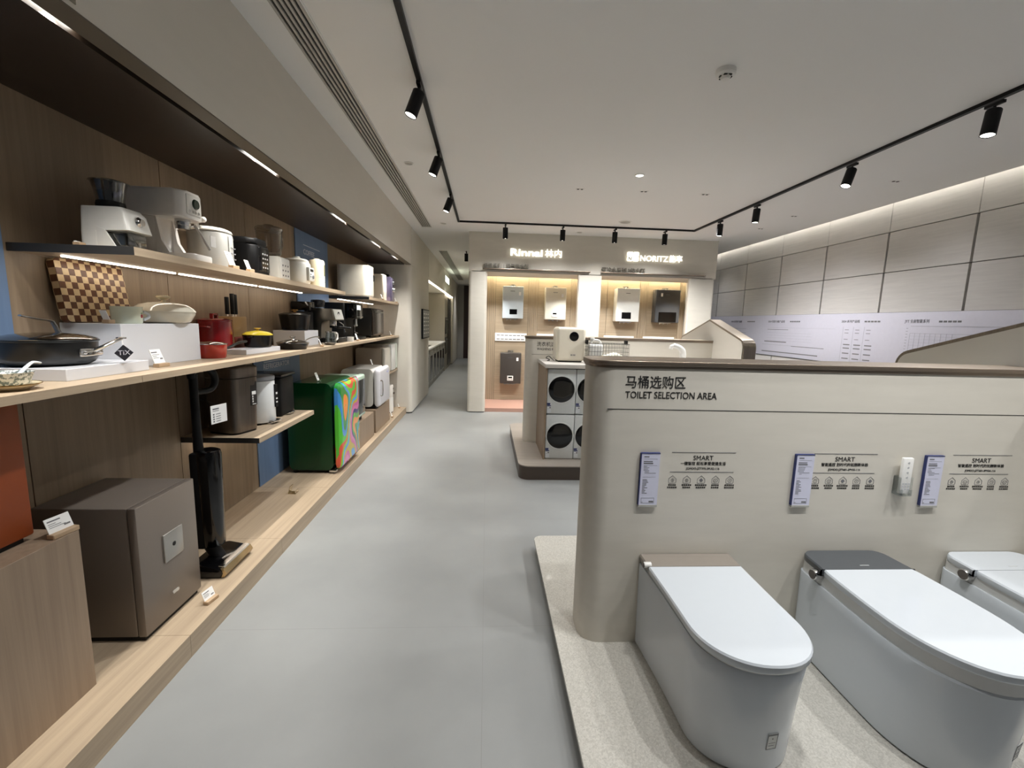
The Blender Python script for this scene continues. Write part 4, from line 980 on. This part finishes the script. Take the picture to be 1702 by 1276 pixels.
# -- coffee equipment on the waist-height shelf
t = cook('coffee_grinder', 'slim black machine standing behind the black casserole', 'grinder', (-1.745, 4.34, 1.25))
obj('body', MB().box(-.08, .07, -.07, .07, 0, .30, .01), BLACKM, t)
obj('head', MB().box(-.08, .09, -.075, .075, .31, .39, .008), GLOSSB, t)
for s in (-1, 1): obj('column', MB().cyl((.05, s*.05, .29), .012, .03, seg=14), BLACK, t)
t = cook('espresso_machine', 'brushed steel espresso machine with bean hopper and tilted panel', 'coffee machine', (-1.63, 4.62, 1.25))
obj('body', MB().prism([(-.16, 0), (.0, 0), (.0, .19), (.02, .22), (.13, .225), (.105, .335), (-.16, .345)], 'Y', -.15, .15, .006), plain('dull_steel', '#77756f', .35, .85), t)
obj('base', MB().box(-.16, .16, -.15, .15, 0, .045, .006), BLACK, t)
obj('drip_grate', MB().box(.01, .15, -.13, .13, .045, .05), CHROME, t)
p = obj('control_panel', MB().prism([(.132, .232), (.108, .328), (.112, .330), (.136, .233)], 'Y', -.13, .13), plain('panel_steel', '#cfcfcb', .3, .5), t)
obj('gauge', MB().lathe([(.0005, .0), (.022, .0), (.022, .006)], (.121, .0, .285), 24, 'X'), BLACKM, p)
h = obj('hopper', MB().lathe([(.055, .345), (.062, .355), (.068, .41), (.06, .42), (.001, .425)], (-.06, -.05, 0), 32), plain('smoked_hopper', '#16171a', .15), t)
obj('group_head', MB().cyl((.06, .02, .165), .035, .055, seg=24, bev=.004), CHROME, t)
obj('portafilter', MB().cyl((.06, .02, .145), .034, .022, seg=24).tube([(.09, .03, .155), (.15, .055, .15), (.21, .08, .142)], [.011, .013, .013], 12).ball((.212, .081, .142), .0145), BLACK, t)
obj('steam_wand', MB().tube([(.09, .11, .21), (.13, .12, .18), (.15, .125, .10)], .005, 8), CHROME, t)
t = cook('milk_jug', 'glass jug with white handle before the steel espresso machine', 'jug', (-1.475, 4.29, 1.25))
obj('body', MB().lathe([(.001, .003), (.04, .003), (.048, .012), (.05, .06), (.044, .1), (.047, .115), (.044, .114), (.041, .1), (.046, .06), (.044, .014), (.001, .009)], seg=36), glass('jug_glass', '#eef2f2', .03, .3), t)
obj('handle', MB().tube([(.02, .045, .1), (.03, .085, .098), (.03, .088, .05), (.022, .05, .03)], .008, 10), WPLAS, t)
obj('rim_band', MB().lathe([(.046, .11), (.049, .112), (.049, .118), (.046, .118)], seg=36), CHROME, t)
t = cook('tamper_dish', 'round steel dish by the glass jug', 'dish', (-1.425, 4.12, 1.25))
obj('dish', MB().lathe([(.001, 0), (.035, 0), (.055, .02), (.057, .022), (.053, .021), (.033, .004), (.001, .004)], seg=36), STEEL, t)
tag(obj('cup', MB().lathe([(.001, 0), (.03, 0), (.033, .003), (.036, .05), (.033, .05), (.030, .005), (.001, .004)], seg=28), WPLAS, loc=(-1.455, 4.83, 1.25)), 'small white cup between the two coffee machines', 'cup')
price_card((-1.43, 5.02, 1.25), 'price card before the tall black coffee machine', .055, .085)
t = cook('coffee_machine', 'tall black coffee machine with bright display', 'coffee machine', (-1.64, 5.3, 1.25))
obj('tower', MB().box(-.19, .02, -.16, .2, 0, .42, .012), BLACKM, t)
obj('head', MB().box(-.0, .15, -.11, .15, .24, .42, .012), GLOSSB, t)
obj('base', MB().box(-.0, .17, -.15, .2, 0, .035, .008), BLACK, t)
d = obj('display', MB().box(.1495, .153, -.09, .05, .345, .395, .002), emis('display_white', '#f2f4f0', 1.2), t)
obj('trim_line', MB().box(.1495, .1525, -.1, .14, .262, .268), CHROME, t)
obj('spout', MB().cyl((.1, .02, .17), .018, .07, seg=18).box(.085, .115, -.03, .07, .155, .175, .004), CHROME, t)
obj('knock_bar', MB().tube([(.10, -.02, .155), (.10, -.03, .09), (.13, -.01, .075)], .005, 8), CHROME, t)
t = cook('oven', 'black countertop oven at the far end of the waist-height shelf', 'oven', (-1.655, 6.2, 1.25))
obj('body', MB().box(-.175, .15, -.3, .3, .02, .385, .012), plain('oven_black', '#1e2021', .35), t)
obj('door', MB().box(.15, .172, -.29, .29, .03, .375, .008), plain('oven_door_brown', '#3d3531', .2), t)
obj('handle', MB().box(.172, .195, -.2, .2, .33, .345, .004), STEEL, t)
obj('foot', MB().cyl((-.14, -.26, 0), .015, .022, seg=12).cyl((.12, -.26, 0), .015, .022, seg=12).cyl((-.14, .26, 0), .015, .022, seg=12).cyl((.12, .26, 0), .015, .022, seg=12), BLACK, t)
price_card((-1.43, 6.75, 1.25), 'price card past the black countertop oven', .06, .075)
# ---------------------------------------------------------------- upper shelf
U = 1.751
GW = plain('grinder_white', '#efefea', .3); EW = plain('machine_pale', '#e6e2dd', .3)
t = cook('coffee_grinder', 'white coffee grinder with smoked hopper and flat flared lid', 'grinder', (-1.56, 2.02, U))
obj('body', MB().loft([[(x, y, z) for x, y in rrect(-.10, x1, -w, w, .018)] for z, x1, w in ((0, -.02, .072), (.075, -.02, .07), (.08, .095, .069), (.15, .08, .063), (.172, .06, .06))], True), GW, t)
obj('foot_plate', MB().box(-.10, .09, -.072, .072, 0, .012, .004), GW, t)
for a, b in ((-.071, -.064), (.064, .071)): obj('side_cheek', MB().prism([(-.03, .01), (.04, .01), (-.0, .08), (-.03, .09)], 'Y', a, b), GW, t)
obj('catch_bin', MB().box(-.015, .075, -.052, .052, .014, .074, .006), glass('bin_smoke', '#b9bcbd', .1, .35), t)
obj('collar', MB().lathe([(.048, .172), (.05, .185), (.047, .2), (.001, .2)], (-.02, 0, 0), 36), BLACKM, t)
h = obj('hopper', MB().lathe([(.047, .199), (.048, .215), (.054, .25), (.061, .277)], (-.02, 0, 0), 36), glass('hopper_smoke', '#a49d96', .05, .5), t)
obj('bean_cone', MB().lathe([(.03, .201), (.044, .24), (.001, .245)], (-.02, 0, 0), 28), plain('dark_beans', '#2a1c14', .5), h)
obj('hopper_lid', MB().lathe([(.001, .283), (.06, .283), (.067, .279), (.062, .276), (.001, .277)], (-.02, 0, 0), 36), glass('lid_smoke', '#a9a39c', .05, .8), h)
k = obj('dial', MB().lathe([(.0005, .02), (.014, .02), (.016, .012), (.022, .006), (.022, -.004)], (.082, .0, .122), 28, 'X'), CHROME, t)
t = cook('espresso_machine', 'pale white espresso machine with round gauge beside the grinder', 'coffee machine', (-1.58, 2.29, U))
obj('column', MB().box(-.16, .03, -.065, .065, 0, .21, .012), EW, t)
for a, b in ((-.066, -.045), (.045, .066)): obj('cheek', MB().prism([(.028, .03), (.085, .03), (.05, .09), (.032, .20), (.028, .20)], 'Y', a, b), EW, t)
obj('head', MB().prism(rrect(-.165, .165, -.085, .085, .04), 'Z', .195, .318, .012, 3), EW, t)
obj('base_tray', MB().prism(rrect(-.165, .20, -.082, .082, .03), 'Z', 0, .03, .005), EW, t)
obj('drip_grate', MB().box(.07, .19, -.06, .06, .0295, .032), STEEL, t)
p = obj('front_plate', MB().box(.164, .1675, -.05, .05, .215, .305, .003), plain('plate_pale', '#dcdad4', .3), t)
g = obj('gauge', MB().lathe([(.0005, .006), (.02, .006), (.024, .0), (.025, -.003)], (.169, .012, .268), 28, 'X'), plain('gauge_green', '#27332a', .2), p)
mm = MB()
for q in range(4): mm.cyl((.1665, -.032+q*.021, .23), .0065, .003, 'X', seg=14)
obj('button', mm, CHROME, p)
obj('group_head', MB().cyl((.11, 0, .165), .032, .034, seg=24, bev=.003), CHROME, t)
obj('portafilter', MB().cyl((.11, 0, .148), .03, .02, seg=24), CHROME, t)
obj('steam_wand', MB().tube([(.13, .055, .18), (.145, .065, .15), (.17, .10, .07)], .006, 8), plain('wand_grey', '#a9a6a2', .3, .6), t)
tag(obj('hang_tag', MB().box(-.001, .001, -.022, .022, -.055, 0), plain('tag_paper', '#a5a3a0', .6), loc=(-1.41, 2.42, U+.145)), 'small paper tag hanging by the steam wand', 'tag')
price_card((-1.62, 1.90, U), 'low white card lying beside the white grinder', .03, .022)
t = cook('rice_cooker', 'grey-white rice cooker with hinged lid bar and glossy control face', 'rice cooker', (-1.565, 2.66, U))
RC = plain('cooker_grey', '#9f9e99', .28, .2)
obj('body', MB().lathe([(.001, .004), (.098, .004), (.106, .012), (.108, .19), (.104, .198), (.001, .198)], seg=56), RC, t)
obj('lid', MB().lathe([(.107, .2), (.109, .206), (.104, .214), (.08, .225), (.001, .232)], seg=52), plain('lid_white', '#dcdbd3', .2), t)
obj('lid_bar', MB().tube([(.0, -.11, .20), (.0, -.112, .24), (.03, -.10, .25)], .012, 10).ball((.03, -.10, .252), .015), WPLAS, t)
obj('control_face', MB().lathe([(.1085, .02), (.1105, .024), (.1105, .182), (.1085, .186)], seg=14, a0=-.15, a1=.75), plain('silver_face', '#aeaeaa', .15, .3), t)
for q in range(3):
    for r in range(3): obj('key', MB().box(.109-q*.001, .112-q*.001, -.0+q*.018, .011+q*.018, .06+r*.03, .066+r*.03), INKG, t)
t = cook('pressure_cooker', 'black multi cooker with buttons on its glossy front', 'cooker', (-1.575, 3.02, U))
obj('body', MB().prism(rrect(-.13, .125, -.105, .105, .05), 'Z', .01, .19, .008, 2), BLACK, t)
obj('lid', MB().prism(rrect(-.13, .115, -.103, .103, .05), 'Z', .192, .232, .015, 3), BLACKM, t)
obj('foot_ring', MB().prism(rrect(-.11, .1, -.09, .09, .04), 'Z', 0, .012), BLACK, t)
f = obj('control_front', MB().prism(rrect(.0, .132, -.08, .095, .045), 'Z', .03, .18, .004), GLOSSB, t)
mm = MB()
for q in range(3):
    for r in range(4): mm.box(.131, .134, -.03+q*.027, -.016+q*.027, .05+r*.028, .06+r*.028, .002, 1)
obj('button', mm, plain('key_silver', '#b9bcc0', .3, .5), f)
price_card((-1.395, 2.57, U), 'larger white price card before the grey-white rice cooker', .062, .095)
price_card((-1.395, 2.74, U), 'smaller white price card before the black multi cooker', .045, .072)
t = cook('blender', 'blender with tall clear jug on a white square base', 'blender', (-1.56, 3.34, U))
obj('base', MB().box(-.10, .10, -.085, .085, 0, .165, .014, 3), plain('blender_white', '#d9d7cf', .3), t)
f = obj('front_panel', MB().box(.099, .107, -.07, .07, .012, .155, .004), WPLAS, t)
mm = MB()
for q in range(3):
    for r in range(3): mm.box(.1068, .1078, -.05+q*.04, -.035+q*.04, .03+r*.035, .042+r*.035)
obj('panel_print', mm, INKG, f)
j = obj('jug', MB().lathe([(.06, .17), (.076, .19), (.082, .31), (.085, .345), (.083, .35), (.079, .345), (.077, .31), (.071, .192), (.05, .178)], seg=44), glass('blender_glass', '#e8e4de', .04, .22), t)
obj('jug_lid', MB().lathe([(.088, .345), (.089, .36), (.08, .37), (.035, .374), (.032, .386), (.001, .388)], seg=40), glass('lid_clear', '#cfc8c0', .08, .4), j)
obj('jug_handle', MB().tube([(.02, .08, .34), (.03, .115, .335), (.035, .12, .26), (.02, .08, .205)], .010, 10), glass('handle_clear', '#d9d4ce', .08, .35), j)
t = cook('rice_cooker', 'white rice cooker with round shoulders and small display', 'rice cooker', (-1.56, 3.79, U))
obj('body', MB().lathe([(.001, .0), (.08, 0), (.098, .02), (.104, .05), (.103, .17), (.096, .185), (.001, .185)], seg=52), plain('cooker_white', '#e4e4dd', .25), t)
obj('lid', MB().lathe([(.094, .186), (.092, .2), (.078, .212), (.04, .219), (.001, .22)], seg=48), plain('cooker_white2', '#dedbd0', .25), t)
obj('lid_knob', MB().cyl((0, 0, .218), .028, .014, seg=24, bev=.004), WPLAS, t)
f = obj('front_block', MB().box(.07, .118, -.045, .06, .04, .15, .01), plain('cooker_face', '#cfd2ce', .3), t)
obj('display', MB().box(.1175, .1195, -.03, .035, .115, .135), GLOSSB, f)
obj('button', MB().box(.1175, .1195, -.03, -.005, .09, .098).box(.1175, .1195, -.03, -.005, .07, .078).cyl((.1175, .025, .075), .014, .008, 'X', seg=18), INKG, f)
t = cook('milk_maker', 'cream cylindrical soy milk maker with a window', 'blender', (-1.53, 4.14, U))
CRM = plain('cream_shell', '#e2d9bd', .3)
obj('base', MB().lathe([(.001, 0), (.062, 0), (.065, .004), (.065, .1), (.001, .1)], seg=44), CRM, t)
obj('upper', MB().lathe([(.065, .1015), (.065, .235), (.058, .25), (.025, .257), (.022, .264), (.001, .265)], seg=44), CRM, t)
obj('window', MB().lathe([(.0655, .115), (.0675, .12), (.0675, .205), (.0655, .21)], seg=10, a0=-.15, a1=.75), plain('amber_window', '#7d7a5c', .1), t)
obj('mark', MB().box(.0645, .0662, .01, .022, .055, .065), INKG, t)
t = cook('bread_maker', 'big white bread maker with rounded top on the far upper shelf', 'bread maker', (-1.59, 5.545, U))
obj('body', MB().prism(rrect(-.19, .185, -.155, .155, .07, 10), 'Z', .02, .37, .035, 5), plain('bread_white', '#e6e1d2', .3), t)
obj('base_ring', MB().prism(rrect(-.185, .18, -.15, .15, .065, 8), 'Z', 0, .021), WPLAS, t)
obj('handle_notch', MB().box(.16, .192, .08, .13, .2, .28, .01), BLACKM, t)
t = cook('food_box', 'cream oblong appliance between the bread maker and the violet machine', 'appliance', (-1.555, 6.3, U))
obj('body', MB().prism(rrect(-.14, .14, -.12, .12, .03), 'Z', 0, .35, .012, 3), IVORY, t)
obj('sticker', MB().box(.1395, .142, .01, .07, .12, .2), CARD, t)
t = cook('capsule_machine', 'violet-grey metallic coffee machine near the far pillar', 'coffee machine', (-1.55, 6.76, U))
VM = plain('violet_metal', '#77708f', .2, .7)
obj('body', MB().box(-.15, .14, -.11, .11, 0, .36, .012), VM, t)
obj('front_plate', MB().box(.14, .15, -.09, .09, .02, .345, .005), plain('violet_front', '#8f88a6', .15, .7), t)
obj('nozzle', MB().lathe([(.0005, .03), (.03, .03), (.036, 0)], (.15, 0, .18), 24, 'X').lathe([(.0005, .02), (.022, .02), (.026, 0)], (.15, 0, .28), 24, 'X'), CHROME, t)
t = cook('cooker', 'black rounded cooker behind the violet machine', 'cooker', (-1.63, 6.97, U))
obj('body', MB().prism(rrect(-.16, .12, -.085, .07, .05), 'Z', 0, .34, .01), BLACKM, t)
obj('lid', MB().prism(rrect(-.16, .13, -.09, .072, .05), 'Z', .342, .42, .02, 3), BLACK, t)
price_card((-1.395, 6.08, U), 'price card before the cream oblong appliance', .06, .075)
price_card((-1.395, 6.985, U), 'price card at the far end of the upper shelf', .055, .075)
# ---------------------------------------------------------------- bins on the short shelf
B0 = .755
BRS = grain('bronze_steel', '#6f665e', '#7d746b', 'Z', .3, 90, 2, .02); BRS.node_tree.nodes['Principled BSDF'].inputs['Metallic'].default_value = .85
t = cook('waste_bin', 'tall brown steel bin with lid under the waist-height shelf', 'bin', (-1.615, 2.875, B0), -17)
def binring(a, b, y0, y1, r, z): return [(x, y, z) for x, y in rrect(a, b, y0, y1, r, 8)]
obj('body', MB().loft([binring(-.12, .105, -.098, .098, .045, .012), binring(-.125, .115, -.108, .108, .05, .352)]), BRS, t)
obj('lid', MB().loft([binring(-.127, .117, -.11, .11, .05, .357), binring(-.128, .118, -.111, .111, .05, .415), binring(-.122, .112, -.105, .105, .05, .424)]), BRS, t)
obj('foot', MB().loft([binring(-.118, .103, -.095, .095, .045, 0), binring(-.118, .103, -.095, .095, .045, .013)]), BLACK, t)
s = obj('feature_sticker', MB().box(.1105, .1135, .025, .075, .17, .325), plain('sticker_dark', '#2b2827', .4), t)
obj('sticker_print', MB().box(.113, .1145, .035, .066, .24, .262).box(.113, .1145, .037, .045, .222, .234).box(.113, .1145, .037, .045, .206, .218).box(.113, .1145, .037, .045, .19, .202).box(.113, .1145, .037, .066, .176, .18), CARD, s)
t = cook('pedal_bin', 'white half-round pedal bin on the short low shelf', 'bin', (-1.60, 3.13, B0), -14)
obj('body', MB().prism([(-.13, -.105), (.02, -.105)]+[(.02+.10*math.sin(a), -.105*math.cos(a)) for a in [PI*i/16 for i in range(1, 16)]]+[(.02, .105), (-.13, .105)], 'Z', .012, .3, .004), plain('bin_white', '#dfe2e3', .25), t)
obj('lid', MB().prism([(-.13, -.107), (.02, -.107)]+[(.02+.102*math.sin(a), -.107*math.cos(a)) for a in [PI*i/16 for i in range(1, 16)]]+[(.02, .107), (-.13, .107)], 'Z', .303, .33, .006), plain('bin_lid_grey', '#9a9da3', .3), t)
obj('foot', MB().box(-.12, .08, -.09, .09, 0, .013), BLACK, t)
obj('pedal', MB().box(.10, .155, -.03, .05, .012, .026, .004).box(.09, .13, -.035, .055, .0, .012, .003), CHROME, t)
s = obj('feature_sticker', MB().box(.108, .1235, .035, .06, .11, .27), BLACK, t)
obj('sticker_print', MB().box(.1235, .1245, .04, .055, .2, .215).box(.1235, .1245, .04, .055, .165, .175).box(.1235, .1245, .04, .055, .14, .15), CARD, s)
t = cook('pedal_bin', 'tall black bin with flat overhanging lid at the end of the short shelf', 'bin', (-1.67, 3.42, B0))
obj('body', MB().box(-.15, .16, -.115, .115, .0, .292, .02), BLACKM, t)
obj('lid', MB().box(-.155, .17, -.12, .12, .295, .316, .008), plain('lid_black', '#101114', .25), t)
obj('pedal', MB().box(.158, .19, -.04, .04, .008, .02, .003), CHROME, t)
# ---------------------------------------------------------------- platform goods
P = .105
t = tag(obj('wood_plinth', MB().box(-1.83, -1.445, .9, 1.573, P, .724, .001, 1), WOODZ), 'large oak box plinth at the near end under the orange case', 'plinth', 'oak box plinths')
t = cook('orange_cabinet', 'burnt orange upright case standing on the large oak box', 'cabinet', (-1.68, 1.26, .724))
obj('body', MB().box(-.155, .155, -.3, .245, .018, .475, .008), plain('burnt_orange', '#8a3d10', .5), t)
obj('foot', MB().box(-.14, .14, -.27, .22, 0, .019), DARK, t)
price_card((-1.462, 1.535, .724), 'price card in an oak block on the corner of the large oak box', .085, .07, math.radians(-8))
t = cook('safe', 'large taupe steel safe with square dial plate on the platform', 'safe', (-1.625, 1.972, P))
SAFE = plain('taupe_powdercoat', '#7d746c', .38, .35, scale=400, noise=.06)
obj('body', MB().box(-.205, .17, -.182, .182, .022, .598, .008, 2), SAFE, t)
obj('door', MB().box(.17, .205, -.182, .182, .022, .598, .006, 2), SAFE, t)
obj('base', MB().box(-.19, .19, -.17, .17, 0, .023), DARK, t)
d = obj('dial_plate', MB().box(.205, .213, -.052, .068, .285, .415, .002), plain('dial_plate_grey', '#a3a19c', .25, .6), t)
obj('keyhole', MB().cyl((.2125, .008, .35), .010, .002, 'X', seg=20), DARK, d)
obj('badge', MB().prism(rrect(-.015, .025, .112, .126, .006), 'X', .204, .2075), plain('badge_silver', '#cfcbc4', .25, .5), t)
price_card((-1.325, 2.07, P), 'price card on the platform at the corner of the safe', .07, .062, math.radians(-10))
# vacuum
t = cook('floor_washer', 'upright black wet-dry vacuum with looped handle and gold-edged head', 'vacuum cleaner', (-1.49, 2.39, P))
obj('tank', MB().lathe([(.001, .13), (.05, .13), (.056, .14), (.06, .5), (.062, .645), (.058, .665), (.045, .672), (.001, .672)], (0, .0, 0), 36, sx=1.0, sy=.95), GLOSSB, t)
obj('spine', MB().box(-.075, -.02, -.05, .02, .12, .66, .012), BLACKM, t)
obj('pole', MB().tube([(-.045, -.005, .62), (-.05, .0, .8), (-.05, .0, .95), (-.05, .0, 1.08)], [.026, .021, .02, .022], 14), BLACK, t)
obj('loop_handle', MB().tube([(-.05, -.01, 1.06), (-.05, -.012, 1.10), (-.045, .02, 1.125), (-.03, .07, 1.115), (-.015, .115, 1.07), (-.015, .125, 1.02), (-.025, .10, .985), (-.04, .05, .98), (-.05, .0, .985)], [.02, .02, .02, .02, .019, .018, .017, .017, .017], 12), BLACK, t)
obj('neck', MB().tube([(-.02, -.0, .14), (.0, .0, .09), (.03, .0, .05)], [.04, .035, .03], 14), BLACKM, t)
obj('head', MB().prism([(-.09, .004), (.10, .004), (.115, .03), (.10, .055), (.0, .075), (-.07, .065)], 'Y', -.135, .145, .008), GLOSSB, t)
obj('front_band', MB().prism([(.1005, .006), (.118, .006), (.132, .03), (.118, .056), (.101, .0555), (.116, .03)], 'Y', -.13, .14, .002), plain('champagne_metal', '#b9a27a', .25, .8), t)
obj('window_strip', MB().prism([(.085, .058), (.118, .0565), (.112, .064), (.086, .066)], 'Y', -.12, .13), CHROME, t)
t = thing('hang_tag', 'white specification tag hanging beside the vacuum pole', 'tag', (-1.47, 2.475, .905), math.radians(-12))
obj('card', MB().box(-.001, .001, -.055, .055, 0, .102, .0009, 1), CARD, t)
mm = MB().box(.0008, .0016, -.042, -.0, .078, .085).box(.0008, .0016, -.042, .0, .069, .072)
for k in range(4): mm.box(.0008, .0016, -.042, -.032, .048-k*.013, .056-k*.013).box(.0008, .0016, -.022, .01, .05-k*.013, .0535-k*.013)
obj('print', mm, INKG, t)
obj('cord', MB().tube([(-.002, 0, .096), (-.04, -.04, .13), (-.06, -.065, .14)], .001, 6), BLACK, t)
# crumpled clear holder
t = cook('card_stand', 'empty clear plastic card stand lying on the platform', 'card stand', (-1.515, 3.45, P))
obj('sheet', MB().prism([(-.03, .0), (-.028, .0), (-.012, .06), (-.016, .062)], 'Y', -.03, .03).box(-.03, .03, -.03, .03, 0, .003).prism([(.03, .0), (.028, .0), (.02, .022), (.023, .023)], 'Y', -.03, .03), glass('stand_clear', '#f2ead8', .15, .4), t)
# fridges
t = cook('refrigerator', 'dark green retro refrigerator with multicolour ribbon-print door', 'refrigerator', (-1.54, 4.205, P))
GRN = plain('bottle_green', '#083a1d', .2)
obj('body', MB().box(-.20, .185, -.30, .30, .03, .82, .055, 5, ax='Y'), GRN, t)
obj('door', MB().box(.19, .262, -.302, .302, .035, .818, .05, 5), swirl(), t)
obj('foot', MB().cyl((.14, -.26, 0), .022, .034, seg=14).cyl((-.16, -.26, 0), .022, .034, seg=14).cyl((.14, .26, 0), .022, .034, seg=14).cyl((-.16, .26, 0), .022, .034, seg=14).box(-.18, .18, -.27, .27, .01, .032), BLACK, t)
obj('hinge', MB().box(.15, .215, -.31, -.27, .015, .034, .003), CHROME, t)
price_card((-1.50, 4.02, .925), 'clear card stand on top of the green refrigerator', .05, .085, 0, clear=True)
for (y0, y1, lab) in ((4.55, 5.27, 'oak box plinth under the mint glass-door refrigerator'), (5.36, 6.13, 'oak box plinth under the white retro refrigerator')):
    tag(obj('wood_plinth', MB().box(-1.83, -1.335, y0, y1, P, .394, .001, 1), WOODZ), lab, 'plinth', 'oak box plinths')
t = cook('refrigerator', 'pale mint small refrigerator with dark glass door', 'refrigerator', (-1.56, 4.73, .394))
MINT = plain('mint_enamel', '#bcd3c0', .25)
obj('body', MB().box(-.2, .16, -.185, .185, .05, .495, .03, 4, ax='Y'), MINT, t)
f = obj('door_frame', MB().box(.16, .225, -.19, .19, .05, .50, .02, 4), MINT, t)
obj('glass', MB().box(.218, .229, -.165, .165, .085, .455, .004), plain('smoked_glass', '#26292b', .08), f)
obj('foot', MB().box(-.17, .19, -.15, .15, 0, .051), BLACK, t)
t = cook('refrigerator', 'white retro mini refrigerator with rounded corners on an oak box', 'refrigerator', (-1.55, 5.69, .394))
WF = plain('fridge_white', '#dcdbe0', .2)
obj('body', MB().box(-.2, .175, -.29, .28, .03, .495, .05, 5, ax='Y'), plain('fridge_grey_white', '#c5c3bd', .25), t)
d = obj('door', MB().box(.182, .262, -.292, .282, .025, .50, .045, 5), WF, t)
obj('badge', MB().box(.261, .2635, .09, .17, .42, .435), plain('badge_violet', '#8488c4', .3), d)
obj('handle', MB().tube([(.255, -.25, .35), (.285, -.25, .34), (.285, -.25, .18), (.255, -.25, .17)], .008, 8), CHROME, d)
obj('foot', MB().box(-.17, .2, -.25, .25, 0, .032), BLACK, t)
price_card((-1.47, 5.80, .894), 'clear card stand on top of the white retro refrigerator', .05, .085, 0, clear=True)
t = cook('microwave_oven', 'taupe microwave oven with pale rounded front on the short far shelf', 'microwave', (-1.60, 6.35, .735))
obj('body', MB().box(-.2, .155, -.17, .17, .01, .36, .03, 4, ax='Y'), plain('taupe_shell', '#a29687', .35), t)
obj('door', MB().box(.155, .205, -.172, .172, .008, .365, .02, 4), plain('pale_door', '#d3cec2', .25), t)
obj('foot', MB().box(-.15, .15, -.13, .13, 0, .012), BLACK, t)
t = cook('microwave_oven', 'pale grey microwave oven behind the taupe one', 'microwave', (-1.60, 6.70, .735))
obj('body', MB().box(-.2, .165, -.13, .13, .01, .395, .012), plain('pale_shell', '#b9b5ab', .35), t)
obj('door', MB().box(.165, .21, -.132, .132, .01, .395, .008), WPLAS, t)
t = cook('microwave_oven', 'slim greenish-white oven against the far pillar', 'microwave', (-1.60, 6.93, .735))
obj('body', MB().box(-.2, .15, -.075, .09, .01, .40, .03, 4, ax='Y'), plain('green_grey_shell', '#8c968b', .35), t)
obj('door', MB().box(.15, .205, -.075, .09, .01, .40, .02, 4), plain('mint_white_front', '#cfd8cd', .25), t)
t = cook('water_dispenser', 'white two-part cylindrical dispenser on the platform by the far pillar', 'dispenser', (-1.46, 6.62, P))
obj('lower', MB().lathe([(.001, .012), (.07, .012), (.076, .02), (.076, .235), (.001, .235)], seg=40), WPLAS, t)
obj('upper', MB().lathe([(.076, .238), (.076, .41), (.07, .42), (.001, .42)], seg=40), plain('dispenser_grey', '#cfcbc4', .3), t)
obj('foot', MB().cyl((0, 0, 0), .065, .013, seg=32), BLACK, t)
obj('tap', MB().box(.07, .1, -.015, .015, .28, .31, .004).box(.07, .085, -.01, .01, .35, .38, .003), CHROME, t)
price_card((-1.325, 6.27, P), 'price card on the platform beside the farther oak box', .05, .08, 0)
price_card((-1.36, 6.96, P), 'price card at the foot of the far pillar', .045, .07, 0)
# ---------------------------------------------------------------- overhead lamps inferred above the toilets, then fill spots added without fixtures for brightness
for x, y, k in ((.97, 1.55, .9), (.8, 1.02, .9), (1.5, 1.02, 1.25), (2.25, 1.02, 1.3), (3.3, 1.0, 1.0), (.35, 3.3, .9), (-.15, 5.3, .7), (2.8, 6.0, 3.2), (3.4, 5.2, 1.4)):
    spot('overhead_beam', (x, y, 2.885), (x, y, 0), DOWN*k, 100 if y < 1.6 and x != 3.3 else 140, .7, rad=.035)
